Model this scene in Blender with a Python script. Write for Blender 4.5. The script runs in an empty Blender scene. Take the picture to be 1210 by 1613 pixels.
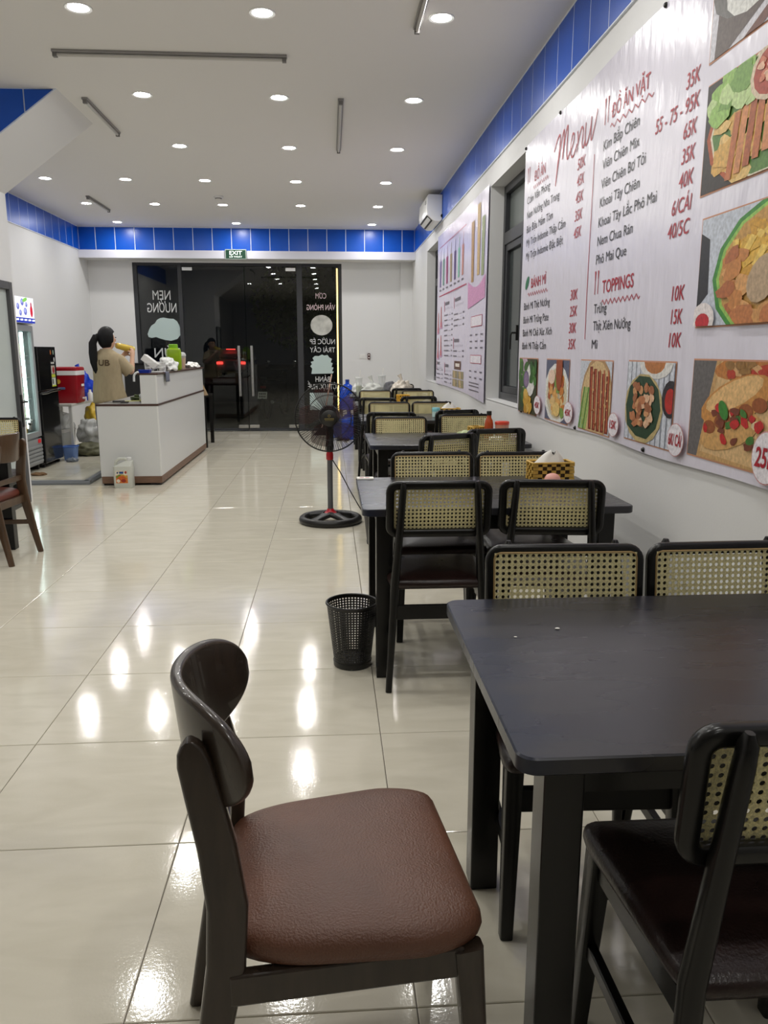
import bpy, math, random
from mathutils import Vector, Matrix
from mathutils.bvhtree import BVHTree
R = math.radians
random.seed(7)
scene = bpy.context.scene
COL = scene.collection

# ------------------------------------------------------------------ camera, world, exposure
CAM_H, PITCH, YAW, FPX = 1.34037, 0.202384, 0.067835, 1239.1
cam_data = bpy.data.cameras.new('camera')
cam_data.sensor_fit = 'VERTICAL'
cam_data.sensor_height = 36.0
cam_data.lens = FPX / 1613.0 * 36.0
cam_data.clip_start = 0.02
cam_data.clip_end = 300
cam = bpy.data.objects.new('camera', cam_data)
COL.objects.link(cam)
cam.location = (0, 0, CAM_H)
cam.rotation_euler = (R(90) - PITCH, 0, -YAW)
scene.camera = cam

world = bpy.data.worlds.new('night')
scene.world = world
world.use_nodes = True
world.node_tree.nodes['Background'].inputs[0].default_value = (0.35, 0.42, 0.6, 1)
world.node_tree.nodes['Background'].inputs[1].default_value = 0.006
LAMP_E = 235.0            # strength of every ceiling downlight
LAMP_C = (1.0, 0.985, 0.945)
scene.view_settings.view_transform = 'Standard'
scene.view_settings.look = 'None'
scene.view_settings.exposure = 0.0
scene.view_settings.gamma = 1.0
scene.view_settings.use_curve_mapping = False

# measuring aid: where the photograph's pixel (x, y) meets a plane X=, Y= or Z= of the room
_cy, _sy, _cp, _sp = math.cos(YAW), math.sin(YAW), math.cos(PITCH), math.sin(PITCH)
_F = Vector((_sy * _cp, _cy * _cp, -_sp)); _Rt = Vector((_cy, -_sy, 0)); _Up = _Rt.cross(_F)
def at(x, y, X=None, Y=None, Z=None):
    d = _F + _Rt * ((x - 605) / FPX) - _Up * ((y - 806.5) / FPX)
    if X is not None: t = X / d.x
    elif Y is not None: t = Y / d.y
    else: t = (Z - CAM_H) / d.z
    return Vector((0, 0, CAM_H)) + d * t

# ------------------------------------------------------------------ room numbers
XR, XL, YB, YF, ZC = 1.385, -3.86, 13.47, -6.0, 3.22
Z_BAND = 2.875           # lower edge of the blue panels
Y_BEAM = 13.05

# ------------------------------------------------------------------ materials
def srgb(r, g, b):
    f = lambda c: (c / 255 / 12.92) if c / 255 <= 0.04045 else ((c / 255 + 0.055) / 1.055) ** 2.4
    return (f(r), f(g), f(b))
MATS = {}
def mat(name, col=(0.5, 0.5, 0.5), rough=0.5, metal=0.0, spec=0.5, noise=0.0, nscale=20.0, bump=0.0, bscale=60.0,
        emit=None, estr=0.0, coat=0.0, trans=0.0, alpha=1.0, stretch=None, rvar=0.0, ior=1.45):
    if name in MATS: return MATS[name]
    m = bpy.data.materials.new(name); m.use_nodes = True
    nt = m.node_tree; b = nt.nodes['Principled BSDF']
    b.inputs['Base Color'].default_value = (*col, 1)
    b.inputs['Roughness'].default_value = rough
    b.inputs['Metallic'].default_value = metal
    b.inputs['Specular IOR Level'].default_value = spec
    b.inputs['Coat Weight'].default_value = coat
    b.inputs['Transmission Weight'].default_value = trans
    b.inputs['Alpha'].default_value = alpha
    b.inputs['IOR'].default_value = ior
    if emit:
        b.inputs['Emission Color'].default_value = (*emit, 1); b.inputs['Emission Strength'].default_value = estr
    tc = None
    def coords():
        nonlocal tc
        if tc is None:
            tcn = nt.nodes.new('ShaderNodeTexCoord')
            if stretch:
                mp = nt.nodes.new('ShaderNodeMapping'); mp.inputs['Scale'].default_value = stretch
                nt.links.new(tcn.outputs['Object'], mp.inputs[0]); tc = mp.outputs[0]
            else: tc = tcn.outputs['Object']
        return tc
    if noise or rvar:
        n = nt.nodes.new('ShaderNodeTexNoise'); n.inputs['Scale'].default_value = nscale; n.inputs['Detail'].default_value = 5
        nt.links.new(coords(), n.inputs['Vector'])
        if noise:
            r = nt.nodes.new('ShaderNodeValToRGB')
            r.color_ramp.elements[0].position = 0.3; r.color_ramp.elements[1].position = 0.7
            r.color_ramp.elements[0].color = (*[max(0, c * (1 - noise)) for c in col], 1)
            r.color_ramp.elements[1].color = (*[min(1, c * (1 + noise)) for c in col], 1)
            nt.links.new(n.outputs['Fac'], r.inputs[0]); nt.links.new(r.outputs[0], b.inputs['Base Color'])
        if rvar:
            mr = nt.nodes.new('ShaderNodeMapRange'); mr.inputs['To Min'].default_value = max(0, rough - rvar); mr.inputs['To Max'].default_value = rough + rvar
            nt.links.new(n.outputs['Fac'], mr.inputs[0]); nt.links.new(mr.outputs[0], b.inputs['Roughness'])
    if bump:
        n2 = nt.nodes.new('ShaderNodeTexNoise'); n2.inputs['Scale'].default_value = bscale; n2.inputs['Detail'].default_value = 3
        nt.links.new(coords(), n2.inputs['Vector'])
        bp = nt.nodes.new('ShaderNodeBump'); bp.inputs['Strength'].default_value = bump; bp.inputs['Distance'].default_value = 0.01
        nt.links.new(n2.outputs['Fac'], bp.inputs['Height']); nt.links.new(bp.outputs[0], b.inputs['Normal'])
    MATS[name] = m
    return m
def glass_mat(name, tint=(1, 1, 1), rough=0.0, refl=1.0):
    """thin pane: mirror by Fresnel, the rest passes straight through with a tint"""
    if name in MATS: return MATS[name]
    m = bpy.data.materials.new(name); m.use_nodes = True; nt = m.node_tree; nt.nodes.clear()
    o = nt.nodes.new('ShaderNodeOutputMaterial'); mx = nt.nodes.new('ShaderNodeMixShader'); f = nt.nodes.new('ShaderNodeFresnel')
    t = nt.nodes.new('ShaderNodeBsdfTransparent'); g = nt.nodes.new('ShaderNodeBsdfGlossy')
    f.inputs['IOR'].default_value = 1.5; t.inputs[0].default_value = (*tint, 1); g.inputs['Roughness'].default_value = rough
    g.inputs[0].default_value = (refl, refl, refl, 1)
    gm = nt.nodes.new('ShaderNodeNewGeometry'); mr = nt.nodes.new('ShaderNodeMapRange'); mr.inputs['To Min'].default_value = 1.5; mr.inputs['To Max'].default_value = 1 / 1.5
    nt.links.new(gm.outputs['Backfacing'], mr.inputs[0]); nt.links.new(mr.outputs[0], f.inputs['IOR'])
    nt.links.new(f.outputs[0], mx.inputs[0]); nt.links.new(t.outputs[0], mx.inputs[1]); nt.links.new(g.outputs[0], mx.inputs[2])
    nt.links.new(mx.outputs[0], o.inputs[0]); MATS[name] = m
    return m

M_WALL = mat('white_paint', srgb(226, 226, 226), 0.55, bump=0.04, bscale=90)
M_CEIL = mat('ceiling_paint', srgb(234, 232, 229), 0.7)
M_TRIM = mat('trim_paint', srgb(225, 225, 236), 0.35)
M_SEAM = mat('panel_seam', srgb(226, 232, 244), 0.4)
M_BLUE = mat('blue_panel', srgb(6, 82, 190), 0.3, noise=0.06, nscale=3)
M_GROUT = mat('grout', srgb(96, 88, 76), 0.6)
M_ALU = mat('dark_aluminium', srgb(58, 59, 62), 0.38, spec=0.4)
M_ALUL = mat('grey_aluminium', srgb(84, 84, 86), 0.4)
M_STEEL = mat('steel', srgb(200, 200, 198), 0.25, metal=1.0)
M_CHROME = mat('chrome', srgb(215, 215, 215), 0.12, metal=1.0)
M_BLACK = mat('black_lacquer', srgb(18, 17, 16), 0.27, spec=0.42, noise=0.2, nscale=9)
M_BLACKM = mat('black_matt', srgb(22, 22, 23), 0.5)
M_BLACKP = mat('black_plastic', srgb(30, 29, 28), 0.38)
M_CANE = mat('cane', srgb(230, 218, 164), 0.6, noise=0.28, nscale=190, bump=0.5, bscale=500)
M_SPLINE = mat('cane_edge', srgb(168, 140, 92), 0.5)
M_SEATD = mat('dark_leather', srgb(38, 24, 21), 0.3, noise=0.25, nscale=14, bump=0.12, bscale=160, rvar=0.08)
M_SEATB = mat('brown_leather', srgb(104, 66, 48), 0.42, spec=0.7, noise=0.2, nscale=6, bump=0.3, bscale=260)
M_WOODD = mat('dark_brown_wood', srgb(54, 44, 36), 0.26, noise=0.25, nscale=10, stretch=(3, 3, 0.6), coat=0.3)
M_WOODB = mat('brown_wood', srgb(82, 62, 45), 0.3, noise=0.2, nscale=10, stretch=(3, 3, 0.6), coat=0.2)
M_WHITE = mat('white_plastic', srgb(232, 232, 230), 0.3)
M_WHITEM = mat('white_matt', srgb(230, 228, 224), 0.6)
M_COUNTER = mat('counter_white', srgb(218, 219, 218), 0.3)
M_CTOP = mat('counter_brown_edge', srgb(70, 46, 40), 0.3)
M_PLINTH = mat('plinth_wood', srgb(120, 92, 74), 0.45, noise=0.2, nscale=12, stretch=(1, 1, 8))
M_GREY = mat('grey_rubber', srgb(120, 124, 128), 0.5)
M_RED = mat('red_plastic', srgb(176, 22, 34), 0.3)
M_REDT = mat('red_print', srgb(172, 28, 48), 0.4)
M_BLKT = mat('black_print', srgb(34, 32, 36), 0.4)
M_PAPER = mat('white_paper', srgb(240, 238, 232), 0.8)
M_SKIN = mat('skin', srgb(206, 164, 138), 0.5)
M_HAIR = mat('black_hair', srgb(14, 12, 13), 0.55, spec=0.3, bump=0.4, bscale=120, stretch=(8, 8, 1))

def banner_mat(name, col):
    m = mat(name, col, 0.27, spec=0.9)
    nt = m.node_tree; b = nt.nodes['Principled BSDF']
    tcn = nt.nodes.new('ShaderNodeTexCoord'); mp = nt.nodes.new('ShaderNodeMapping'); mp.inputs['Scale'].default_value = (1, 2.4, 0.8)
    n = nt.nodes.new('ShaderNodeTexNoise'); n.inputs['Scale'].default_value = 4.5; n.inputs['Detail'].default_value = 3
    bp = nt.nodes.new('ShaderNodeBump'); bp.inputs['Strength'].default_value = 0.42; bp.inputs['Distance'].default_value = 0.02
    nt.links.new(tcn.outputs['Object'], mp.inputs[0]); nt.links.new(mp.outputs[0], n.inputs['Vector'])
    nt.links.new(n.outputs['Fac'], bp.inputs['Height']); nt.links.new(bp.outputs[0], b.inputs['Normal'])
    return m
M_BANNER = banner_mat('banner_vinyl', srgb(226, 222, 236))

def tile_mat():
    m = bpy.data.materials.new('polished_tile'); m.use_nodes = True; nt = m.node_tree; b = nt.nodes['Principled BSDF']
    tcn = nt.nodes.new('ShaderNodeTexCoord'); oi = nt.nodes.new('ShaderNodeObjectInfo')
    add = nt.nodes.new('ShaderNodeVectorMath'); add.operation = 'ADD'
    sc = nt.nodes.new('ShaderNodeVectorMath'); sc.operation = 'SCALE'; sc.inputs['Scale'].default_value = 3.7
    nt.links.new(oi.outputs['Location'], sc.inputs[0]); nt.links.new(tcn.outputs['Object'], add.inputs[0]); nt.links.new(sc.outputs[0], add.inputs[1])
    mp = nt.nodes.new('ShaderNodeMapping'); mp.inputs['Scale'].default_value = (1.0, 3.2, 1); mp.inputs['Rotation'].default_value = (0, 0, 0.35)
    nt.links.new(add.outputs[0], mp.inputs[0])
    n = nt.nodes.new('ShaderNodeTexNoise'); n.inputs['Scale'].default_value = 3.0; n.inputs['Detail'].default_value = 6; n.inputs['Distortion'].default_value = 1.2
    nt.links.new(mp.outputs[0], n.inputs['Vector'])
    r = nt.nodes.new('ShaderNodeValToRGB'); e = r.color_ramp.elements
    e[0].position = 0.32; e[1].position = 0.68
    e[0].color = (*srgb(216, 210, 192), 1); e[1].color = (*srgb(226, 220, 203), 1)
    nt.links.new(n.outputs['Fac'], r.inputs[0]); nt.links.new(r.outputs[0], b.inputs['Base Color'])
    b.inputs['Roughness'].default_value = 0.085; b.inputs['Specular IOR Level'].default_value = 1.0
    n2 = nt.nodes.new('ShaderNodeTexNoise'); n2.inputs['Scale'].default_value = 7; n2.inputs['Detail'].default_value = 2
    nt.links.new(add.outputs[0], n2.inputs['Vector'])
    bp = nt.nodes.new('ShaderNodeBump'); bp.inputs['Strength'].default_value = 0.06; bp.inputs['Distance'].default_value = 0.01
    n4 = nt.nodes.new('ShaderNodeTexNoise'); n4.inputs['Scale'].default_value = 130; n4.inputs['Detail'].default_value = 2
    nt.links.new(add.outputs[0], n4.inputs['Vector'])
    bp2 = nt.nodes.new('ShaderNodeBump'); bp2.inputs['Strength'].default_value = 0.04; bp2.inputs['Distance'].default_value = 0.004
    nt.links.new(n4.outputs['Fac'], bp2.inputs['Height']); nt.links.new(bp.outputs[0], bp2.inputs['Normal'])
    nt.links.new(n2.outputs['Fac'], bp.inputs['Height']); nt.links.new(bp2.outputs[0], b.inputs['Normal'])
    MATS['polished_tile'] = m
    return m
M_TILE = tile_mat()

def tabletop_mat():
    m = bpy.data.materials.new('worn_tabletop'); m.use_nodes = True; nt = m.node_tree; b = nt.nodes['Principled BSDF']
    tcn = nt.nodes.new('ShaderNodeTexCoord')
    n = nt.nodes.new('ShaderNodeTexNoise'); n.inputs['Scale'].default_value = 3.2; n.inputs['Detail'].default_value = 4
    mp = nt.nodes.new('ShaderNodeMapping'); mp.inputs['Scale'].default_value = (0.8, 4, 1)
    nt.links.new(tcn.outputs['Object'], mp.inputs[0]); nt.links.new(mp.outputs[0], n.inputs['Vector'])
    r = nt.nodes.new('ShaderNodeValToRGB'); e = r.color_ramp.elements
    e[0].position = 0.35; e[1].position = 0.7
    e[0].color = (*srgb(28, 29, 38), 1); e[1].color = (*srgb(45, 44, 48), 1)
    nt.links.new(n.outputs['Fac'], r.inputs[0])
    # pale scratches
    mp2 = nt.nodes.new('ShaderNodeMapping'); mp2.inputs['Scale'].default_value = (9, 60, 1); mp2.inputs['Rotation'].default_value = (0, 0, 0.5)
    n3 = nt.nodes.new('ShaderNodeTexNoise'); n3.inputs['Scale'].default_value = 1.3; n3.inputs['Detail'].default_value = 2
    nt.links.new(tcn.outputs['Object'], mp2.inputs[0]); nt.links.new(mp2.outputs[0], n3.inputs['Vector'])
    r3 = nt.nodes.new('ShaderNodeValToRGB'); r3.color_ramp.elements[0].position = 0.73; r3.color_ramp.elements[1].position = 0.78
    nt.links.new(n3.outputs['Fac'], r3.inputs[0])
    mx = nt.nodes.new('ShaderNodeMix'); mx.data_type = 'RGBA'
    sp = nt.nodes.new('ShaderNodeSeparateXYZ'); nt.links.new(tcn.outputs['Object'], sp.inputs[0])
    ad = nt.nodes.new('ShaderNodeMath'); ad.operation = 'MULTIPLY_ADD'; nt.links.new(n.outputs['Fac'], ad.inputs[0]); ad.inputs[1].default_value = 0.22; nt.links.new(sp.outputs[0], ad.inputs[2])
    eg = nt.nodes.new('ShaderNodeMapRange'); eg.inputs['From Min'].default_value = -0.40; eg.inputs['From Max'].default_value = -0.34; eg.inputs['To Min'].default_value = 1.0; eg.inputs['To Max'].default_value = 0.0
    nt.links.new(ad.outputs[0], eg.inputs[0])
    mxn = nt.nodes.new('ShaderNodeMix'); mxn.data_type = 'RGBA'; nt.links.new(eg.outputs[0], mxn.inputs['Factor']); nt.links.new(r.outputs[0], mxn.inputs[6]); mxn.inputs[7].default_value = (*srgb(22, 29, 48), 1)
    nt.links.new(r3.outputs[0], mx.inputs['Factor']); nt.links.new(mxn.outputs[2], mx.inputs[6]); mx.inputs[7].default_value = (*srgb(120, 120, 128), 1)
    nt.links.new(mx.outputs[2], b.inputs['Base Color'])
    rr = nt.nodes.new('ShaderNodeMapRange'); rr.inputs['To Min'].default_value = 0.2; rr.inputs['To Max'].default_value = 0.36
    nt.links.new(n.outputs['Fac'], rr.inputs[0]); nt.links.new(rr.outputs[0], b.inputs['Roughness'])
    MATS['worn_tabletop'] = m
    return m
M_TTOP = tabletop_mat()

# ------------------------------------------------------------------ mesh helpers
def rrect(w, h, r, n=4):
    pts = []
    for cx, cy, a0 in ((w / 2 - r, h / 2 - r, 0), (-w / 2 + r, h / 2 - r, 90), (-w / 2 + r, -h / 2 + r, 180), (w / 2 - r, -h / 2 + r, 270)):
        for i in range(n + 1):
            a = R(a0 + 90 * i / n); pts.append((cx + r * math.cos(a), cy + r * math.sin(a)))
    return pts
def ellipse(rx, ry, n=16, a0=0):
    return [(rx * math.cos(a0 + 2 * math.pi * i / n), ry * math.sin(a0 + 2 * math.pi * i / n)) for i in range(n)]
class MB:
    def __init__(s): s.v = []; s.f = []; s.m = []; s.cur = 0
    def face(s, idx): s.f.append(tuple(idx)); s.m.append(s.cur)
    def add(s, pts): i = len(s.v); s.v += [Vector(p) for p in pts]; return list(range(i, i + len(pts)))
    def box(s, c, d, M=None):
        x, y, z = d[0] / 2, d[1] / 2, d[2] / 2; c = Vector(c)
        P = [Vector(p) for p in ((-x, -y, -z), (x, -y, -z), (x, y, -z), (-x, y, -z), (-x, -y, z), (x, -y, z), (x, y, z), (-x, y, z))]
        i = s.add([c + ((M @ p) if M else p) for p in P])
        for q in ((0, 3, 2, 1), (4, 5, 6, 7), (0, 1, 5, 4), (1, 2, 6, 5), (2, 3, 7, 6), (3, 0, 4, 7)): s.face([i[k] for k in q])
        return s
    def span(s, x0, x1, y0, y1, z0, z1): return s.box(((x0 + x1) / 2, (y0 + y1) / 2, (z0 + z1) / 2), (abs(x1 - x0), abs(y1 - y0), abs(z1 - z0)))
    def loft(s, rings, cap0=True, cap1=True, close=True):
        ids = [s.add(r) for r in rings]; n = len(rings[0])
        for a, b in zip(ids[:-1], ids[1:]):
            for k in range(n if close else n - 1): s.face((a[k], a[(k + 1) % n], b[(k + 1) % n], b[k]))
        if cap0: s.face(ids[0][::-1])
        if cap1: s.face(ids[-1])
        return s
    def bar(s, p0, p1, a0, b0, a1=None, b1=None, up=(0, 0, 1), rd=0.0):
        """tapered square bar; a = width across, b = depth along the 'up' side"""
        p0, p1 = Vector(p0), Vector(p1); a1 = a0 if a1 is None else a1; b1 = b0 if b1 is None else b1
        d = (p1 - p0).normalized(); u = Vector(up); u = (u - d * u.dot(d))
        if u.length < 1e-4: u = Vector((0, 1, 0)) - d * d.y
        u.normalize(); w = u.cross(d)
        def ring(p, a, b):
            if rd: return [p + w * x + u * y for x, y in rrect(a, b, min(rd, a / 2.01, b / 2.01), 2)]
            return [p - w * a / 2 - u * b / 2, p + w * a / 2 - u * b / 2, p + w * a / 2 + u * b / 2, p - w * a / 2 + u * b / 2]
        return s.loft([ring(p0, a0, b0), ring(p1, a1, b1)])
    def path(s, pts, prof, up=(0, 1, 0), closed=False):
        """sweep: prof(i) gives list of 2D points (across, up) at path point i"""
        pts = [Vector(p) for p in pts]; n = len(pts); rings = []
        for i, p in enumerate(pts):
            d = (pts[(i + 1) % n] - pts[i - 1]) if closed else (pts[min(i + 1, n - 1)] - pts[max(i - 1, 0)])
            d.normalize(); u = Vector(up); u = u - d * u.dot(d)
            if u.length < 1e-3: u = Vector((1, 0, 0)) - d * d.x
            u.normalize(); w = u.cross(d); rings.append([p + w * x + u * y for x, y in prof(i)])
        if closed: rings.append(rings[0]); return s.loft(rings, False, False)
        return s.loft(rings)
    def tube(s, pts, r, n=8, closed=False, up=(0, 0, 1)):
        rr = r if callable(r) else (lambda i: r)
        return s.path(pts, lambda i: ellipse(rr(i), rr(i), n), up, closed)
    def lathe(s, prof, n=24, c=(0, 0, 0), M=None, cap0=True, cap1=True):
        c = Vector(c); rings = []
        for r, z in prof:
            ring = [Vector((r * math.cos(2 * math.pi * k / n), r * math.sin(2 * math.pi * k / n), z)) for k in range(n)]
            rings.append([c + ((M @ p) if M else p) for p in ring])
        return s.loft(rings, cap0, cap1)
    def prism(s, poly, fn, t0, t1):
        """poly in 2D, fn(x, y, t) -> point"""
        return s.loft([[fn(x, y, t0) for x, y in poly], [fn(x, y, t1) for x, y in poly]])
    def grid(s, fn, nu, nv):
        ids = [s.add([fn(i / nu, j / nv) for i in range(nu + 1)]) for j in range(nv + 1)]
        for j in range(nv):
            for i in range(nu): s.face((ids[j][i], ids[j][i + 1], ids[j + 1][i + 1], ids[j + 1][i]))
        return s
    def ball(s, c, rx, ry=None, rz=None, nu=16, nv=8, fn=None):
        ry = ry or rx; rz = rz or rx; c = Vector(c); rings = []
        for j in range(1, nv):
            t = math.pi * j / nv - math.pi / 2
            ring = [Vector((rx * math.cos(t) * math.cos(2 * math.pi * k / nu), ry * math.cos(t) * math.sin(2 * math.pi * k / nu), rz * math.sin(t))) for k in range(nu)]
            if fn: ring = [fn(p) for p in ring]
            rings.append([c + p for p in ring])
        return s.loft(rings)
    def mesh(s, name, mats, smooth=None):
        me = bpy.data.meshes.new(name); me.from_pydata([tuple(v) for v in s.v], [], s.f)
        for m in (mats if isinstance(mats, (list, tuple)) else [mats]): me.materials.append(m)
        if any(s.m): me.polygons.foreach_set('material_index', s.m)
        me.validate()
        import bmesh
        bm = bmesh.new(); bm.from_mesh(me); bmesh.ops.recalc_face_normals(bm, faces=bm.faces[:]) if s.recalc else None
        bm.to_mesh(me); bm.free()
        if smooth is not None:
            me.polygons.foreach_set('use_smooth', [True] * len(me.polygons)); me.set_sharp_from_angle(angle=R(smooth))
        me.update(); return me
    recalc = True
    def build(s, name, mats, parent=None, smooth=None, bevel=0.0, seg=2, loc=None):
        return link(name, s.mesh(name, mats, smooth), parent, bevel, seg, loc)
def link(name, me, parent=None, bevel=0.0, seg=2, loc=None):
    o = bpy.data.objects.new(name, me); COL.objects.link(o)
    if parent is not None: o.parent = parent
    if loc is not None: o.location = loc
    if bevel:
        b = o.modifiers.new('bevel', 'BEVEL'); b.width = bevel; b.segments = seg; b.limit_method = 'ANGLE'; b.angle_limit = R(40)
    return o
def tag(o, label, cat, group=None, kind=None):
    o['label'] = label; o['category'] = cat
    if group: o['group'] = group
    if kind: o['kind'] = kind
    return o
def thing(name, label, cat, loc=(0, 0, 0), rz=0.0, group=None, kind=None):
    o = bpy.data.objects.new(name, None); COL.objects.link(o); o.empty_display_size = 0.1
    o.location = loc; o.rotation_euler = (0, 0, rz)
    return tag(o, label, cat, group, kind)
CHILDREN = {}
def copy_tree(o, parent=None):
    c = o.copy(); COL.objects.link(c); c.parent = parent
    for ch in o.children: copy_tree(ch, c)
    return c

# ------------------------------------------------------------------ lettering
_txt = {}
def _glyph(ch, bold, shear):
    k = (ch, bold, shear)
    if k not in _txt: _txt[k] = _text_geo(ch, 0.0 if ch == 'M' else bold, shear)   # the outline filler chokes on a fattened M
    return _txt[k]
def _width(body):
    k = ('width', body)
    if k not in _txt:
        xs = [v.x for v in _text_geo(body, 0.0, 0.0)[0]]; _txt[k] = max(xs) - min(xs)
    return _txt[k]
def text_geo(body, bold=0.0, shear=0.0):
    vs, fs, pen = [], [], 0.0
    for ch in body:
        if ch != ' ':
            gv, gf = _glyph(ch, bold, shear); n = len(vs)
            vs += [Vector((v.x + pen, v.y, v.z)) for v in gv]; fs += [tuple(q + n for q in f) for f in gf]
        pen += _width('H' + ch + 'H') - _width('HH')
    return vs, fs
def _text_geo(body, bold, shear):
    cu = bpy.data.curves.new('lettering', 'FONT'); cu.body = body; cu.size = 1.0; cu.offset = bold; cu.shear = shear
    cu.resolution_u = 3; cu.fill_mode = 'FRONT'
    ob = bpy.data.objects.new('lettering', cu); COL.objects.link(ob)
    dg = bpy.context.evaluated_depsgraph_get(); dg.update()
    me = ob.evaluated_get(dg).to_mesh()
    vs = [v.co.copy() for v in me.vertices]; fs = [tuple(p.vertices) for p in me.polygons]
    ob.evaluated_get(dg).to_mesh_clear(); bpy.data.objects.remove(ob); bpy.data.curves.remove(cu)
    return vs, fs
CAP = None
def lettering(name, parent, body, org, right, up, width, cap, m, bold=0.012, shear=0.0, warp=None, kind=None):
    """flat letters: org = start of the base line, width = whole length (None = natural), cap = capital height"""
    global CAP
    if CAP is None: CAP = max(v.y for v in text_geo('H')[0])
    vs, fs = text_geo(body, bold, shear)
    x0 = min(v.x for v in vs); x1 = max(v.x for v in vs)
    sy = cap / CAP; sx = sy if width is None else width / (x1 - x0)
    org, right, up = Vector(org), Vector(right), Vector(up)
    pts = [org + right * ((v.x - x0) * sx) + up * (v.y * sy) for v in vs]
    if warp: pts = [warp(p) for p in pts]
    b = MB(); b.recalc = False; b.v = pts; b.f = [tuple(f) for f in fs]; b.m = [0] * len(fs)
    return b.build(name, m, parent)

def clip01(poly):
    def cut(ps, ins, inter):
        out = []
        for i, p in enumerate(ps):
            q = ps[i - 1]
            if ins(p):
                if not ins(q): out.append(inter(q, p))
                out.append(p)
            elif ins(q): out.append(inter(q, p))
        return out
    for ax, lim, sg in ((0, 0, 1), (0, 1, -1), (1, 0, 1), (1, 1, -1)):
        def ins(p): return sg * (p[ax] - lim) >= 0
        def inter(q, p):
            t = (lim - q[ax]) / (p[ax] - q[ax]); return (q[0] + t * (p[0] - q[0]), q[1] + t * (p[1] - q[1]))
        poly = cut(poly, ins, inter)
        if len(poly) < 3: return []
    return poly
def print_mat(c):
    return mat('print_%d_%d_%d' % c, srgb(*c), 0.45, noise=0.22, nscale=70)
def picture(name, parent, place, shapes, bg, step=0.0004):
    """a printed photograph: flat shapes clipped to the sheet; place(u, v, off) -> point"""
    b = MB(); b.recalc = False; mats = [print_mat(bg)]; idx = {bg: 0}
    i = b.add([place(u, v, 0) for u, v in ((0, 0), (1, 0), (1, 1), (0, 1))]); b.face(i)
    for k, (poly, col) in enumerate(shapes):
        poly = clip01(poly)
        if len(poly) < 3: continue
        if col not in idx: idx[col] = len(mats); mats.append(print_mat(col))
        b.cur = idx[col]; b.face(b.add([place(u, v, step * (1 + k * 0.3)) for u, v in poly]))
    return b.build(name, mats, parent)
def ell(cx, cy, rx, ry, rot=0.0, n=14, jit=0.0):
    c, s = math.cos(R(rot)), math.sin(R(rot)); out = []
    for i in range(n):
        a = 2 * math.pi * i / n; q = 1 + random.uniform(-jit, jit); x, y = rx * q * math.cos(a), ry * q * math.sin(a); out.append((cx + x * c - y * s, cy + x * s + y * c))
    return out
def stick(x0, y0, x1, y1, w):
    dx, dy = x1 - x0, y1 - y0; l = math.hypot(dx, dy); nx, ny = -dy / l * w / 2, dx / l * w / 2
    return [(x0 + nx, y0 + ny), (x0 - nx, y0 - ny), (x1 - nx, y1 - ny), (x1 + nx, y1 + ny)]

# ================================================================== THE SETTING
def struct(o, label, cat): return tag(o, label, cat, kind='structure')
def holed_wall(us, vs, hole, fn, t0, t1):
    """lattice wall in (u, v), extruded from t0 to t1; hole(i, j) True = open cell"""
    b = MB(); nu, nv = len(us), len(vs)
    F = [b.add([fn(u, v, t0) for u in us]) for v in vs]; K = [b.add([fn(u, v, t1) for u in us]) for v in vs]
    S = lambda i, j: 0 <= i < nu - 1 and 0 <= j < nv - 1 and not hole(i, j)
    for j in range(nv - 1):
        for i in range(nu - 1):
            if not S(i, j): continue
            b.face((F[j][i], F[j][i + 1], F[j + 1][i + 1], F[j + 1][i])); b.face((K[j][i + 1], K[j][i], K[j + 1][i], K[j + 1][i + 1]))
            for di, dj, a, c in ((-1, 0, (j, i), (j + 1, i)), (1, 0, (j + 1, i + 1), (j, i + 1)), (0, -1, (j, i + 1), (j, i)), (0, 1, (j + 1, i), (j + 1, i + 1))):
                if not S(i + di, j + dj): b.face((F[a[0]][a[1]], K[a[0]][a[1]], K[c[0]][c[1]], F[c[0]][c[1]]))
    return b

# ---- floor: a slab with every tile laid on it
TILE, TX0, TY0 = 0.6, -0.43673, 3.19019
b = MB(); b.span(XL, XR, YF, YB + 0.25, -0.12, -0.004)
floor = struct(b.build('floor', M_GROUT), 'polished beige tiled floor of the restaurant', 'floor')
def tile_mesh(w, d):
    b = MB(); e = 0.0022
    def rect(i, z): return [(-w / 2 + i, -d / 2 + i, z), (w / 2 - i, -d / 2 + i, z), (w / 2 - i, d / 2 - i, z), (-w / 2 + i, d / 2 - i, z)]
    b.loft([rect(0, -0.004), rect(0, -0.0012), rect(e, 0.0)], cap0=False)
    return b.mesh('tile', M_TILE)
_tm = {}
def lay(x0, x1, y0, y1):
    g = 0.0013
    k = (round(x1 - x0, 3), round(y1 - y0, 3))
    if k not in _tm: _tm[k] = tile_mesh(x1 - x0 - 2 * g, y1 - y0 - 2 * g)
    link('tile', _tm[k], floor, loc=((x0 + x1) / 2, (y0 + y1) / 2, 0))
for i in range(-6, 4):
    xa, xb = max(TX0 + TILE * i, XL), min(TX0 + TILE * (i + 1), XR)
    if xb - xa < 0.02: continue
    for j in range(-6, 18):
        ya, yb = TY0 + TILE * j, min(TY0 + TILE * (j + 1), YB + 0.1)
        if yb - ya > 0.02: lay(xa, xb, ya, yb)
# the floor goes on behind the camera
m = mat('tile_far', srgb(210, 204, 187), 0.07)
b = MB(); b.span(XL, XR, YF, TY0 - 6 * TILE - 0.002, -0.003, 0.0); b.build('floor_section', m, floor)

# ---- ceiling
b = MB(); b.span(XL - 0.2, XR + 0.2, YF - 0.2, YB + 0.2, ZC, ZC + 0.1)
ceiling = struct(b.build('ceiling', M_CEIL), 'flat pale grey-white ceiling with round downlights', 'ceiling')

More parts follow.
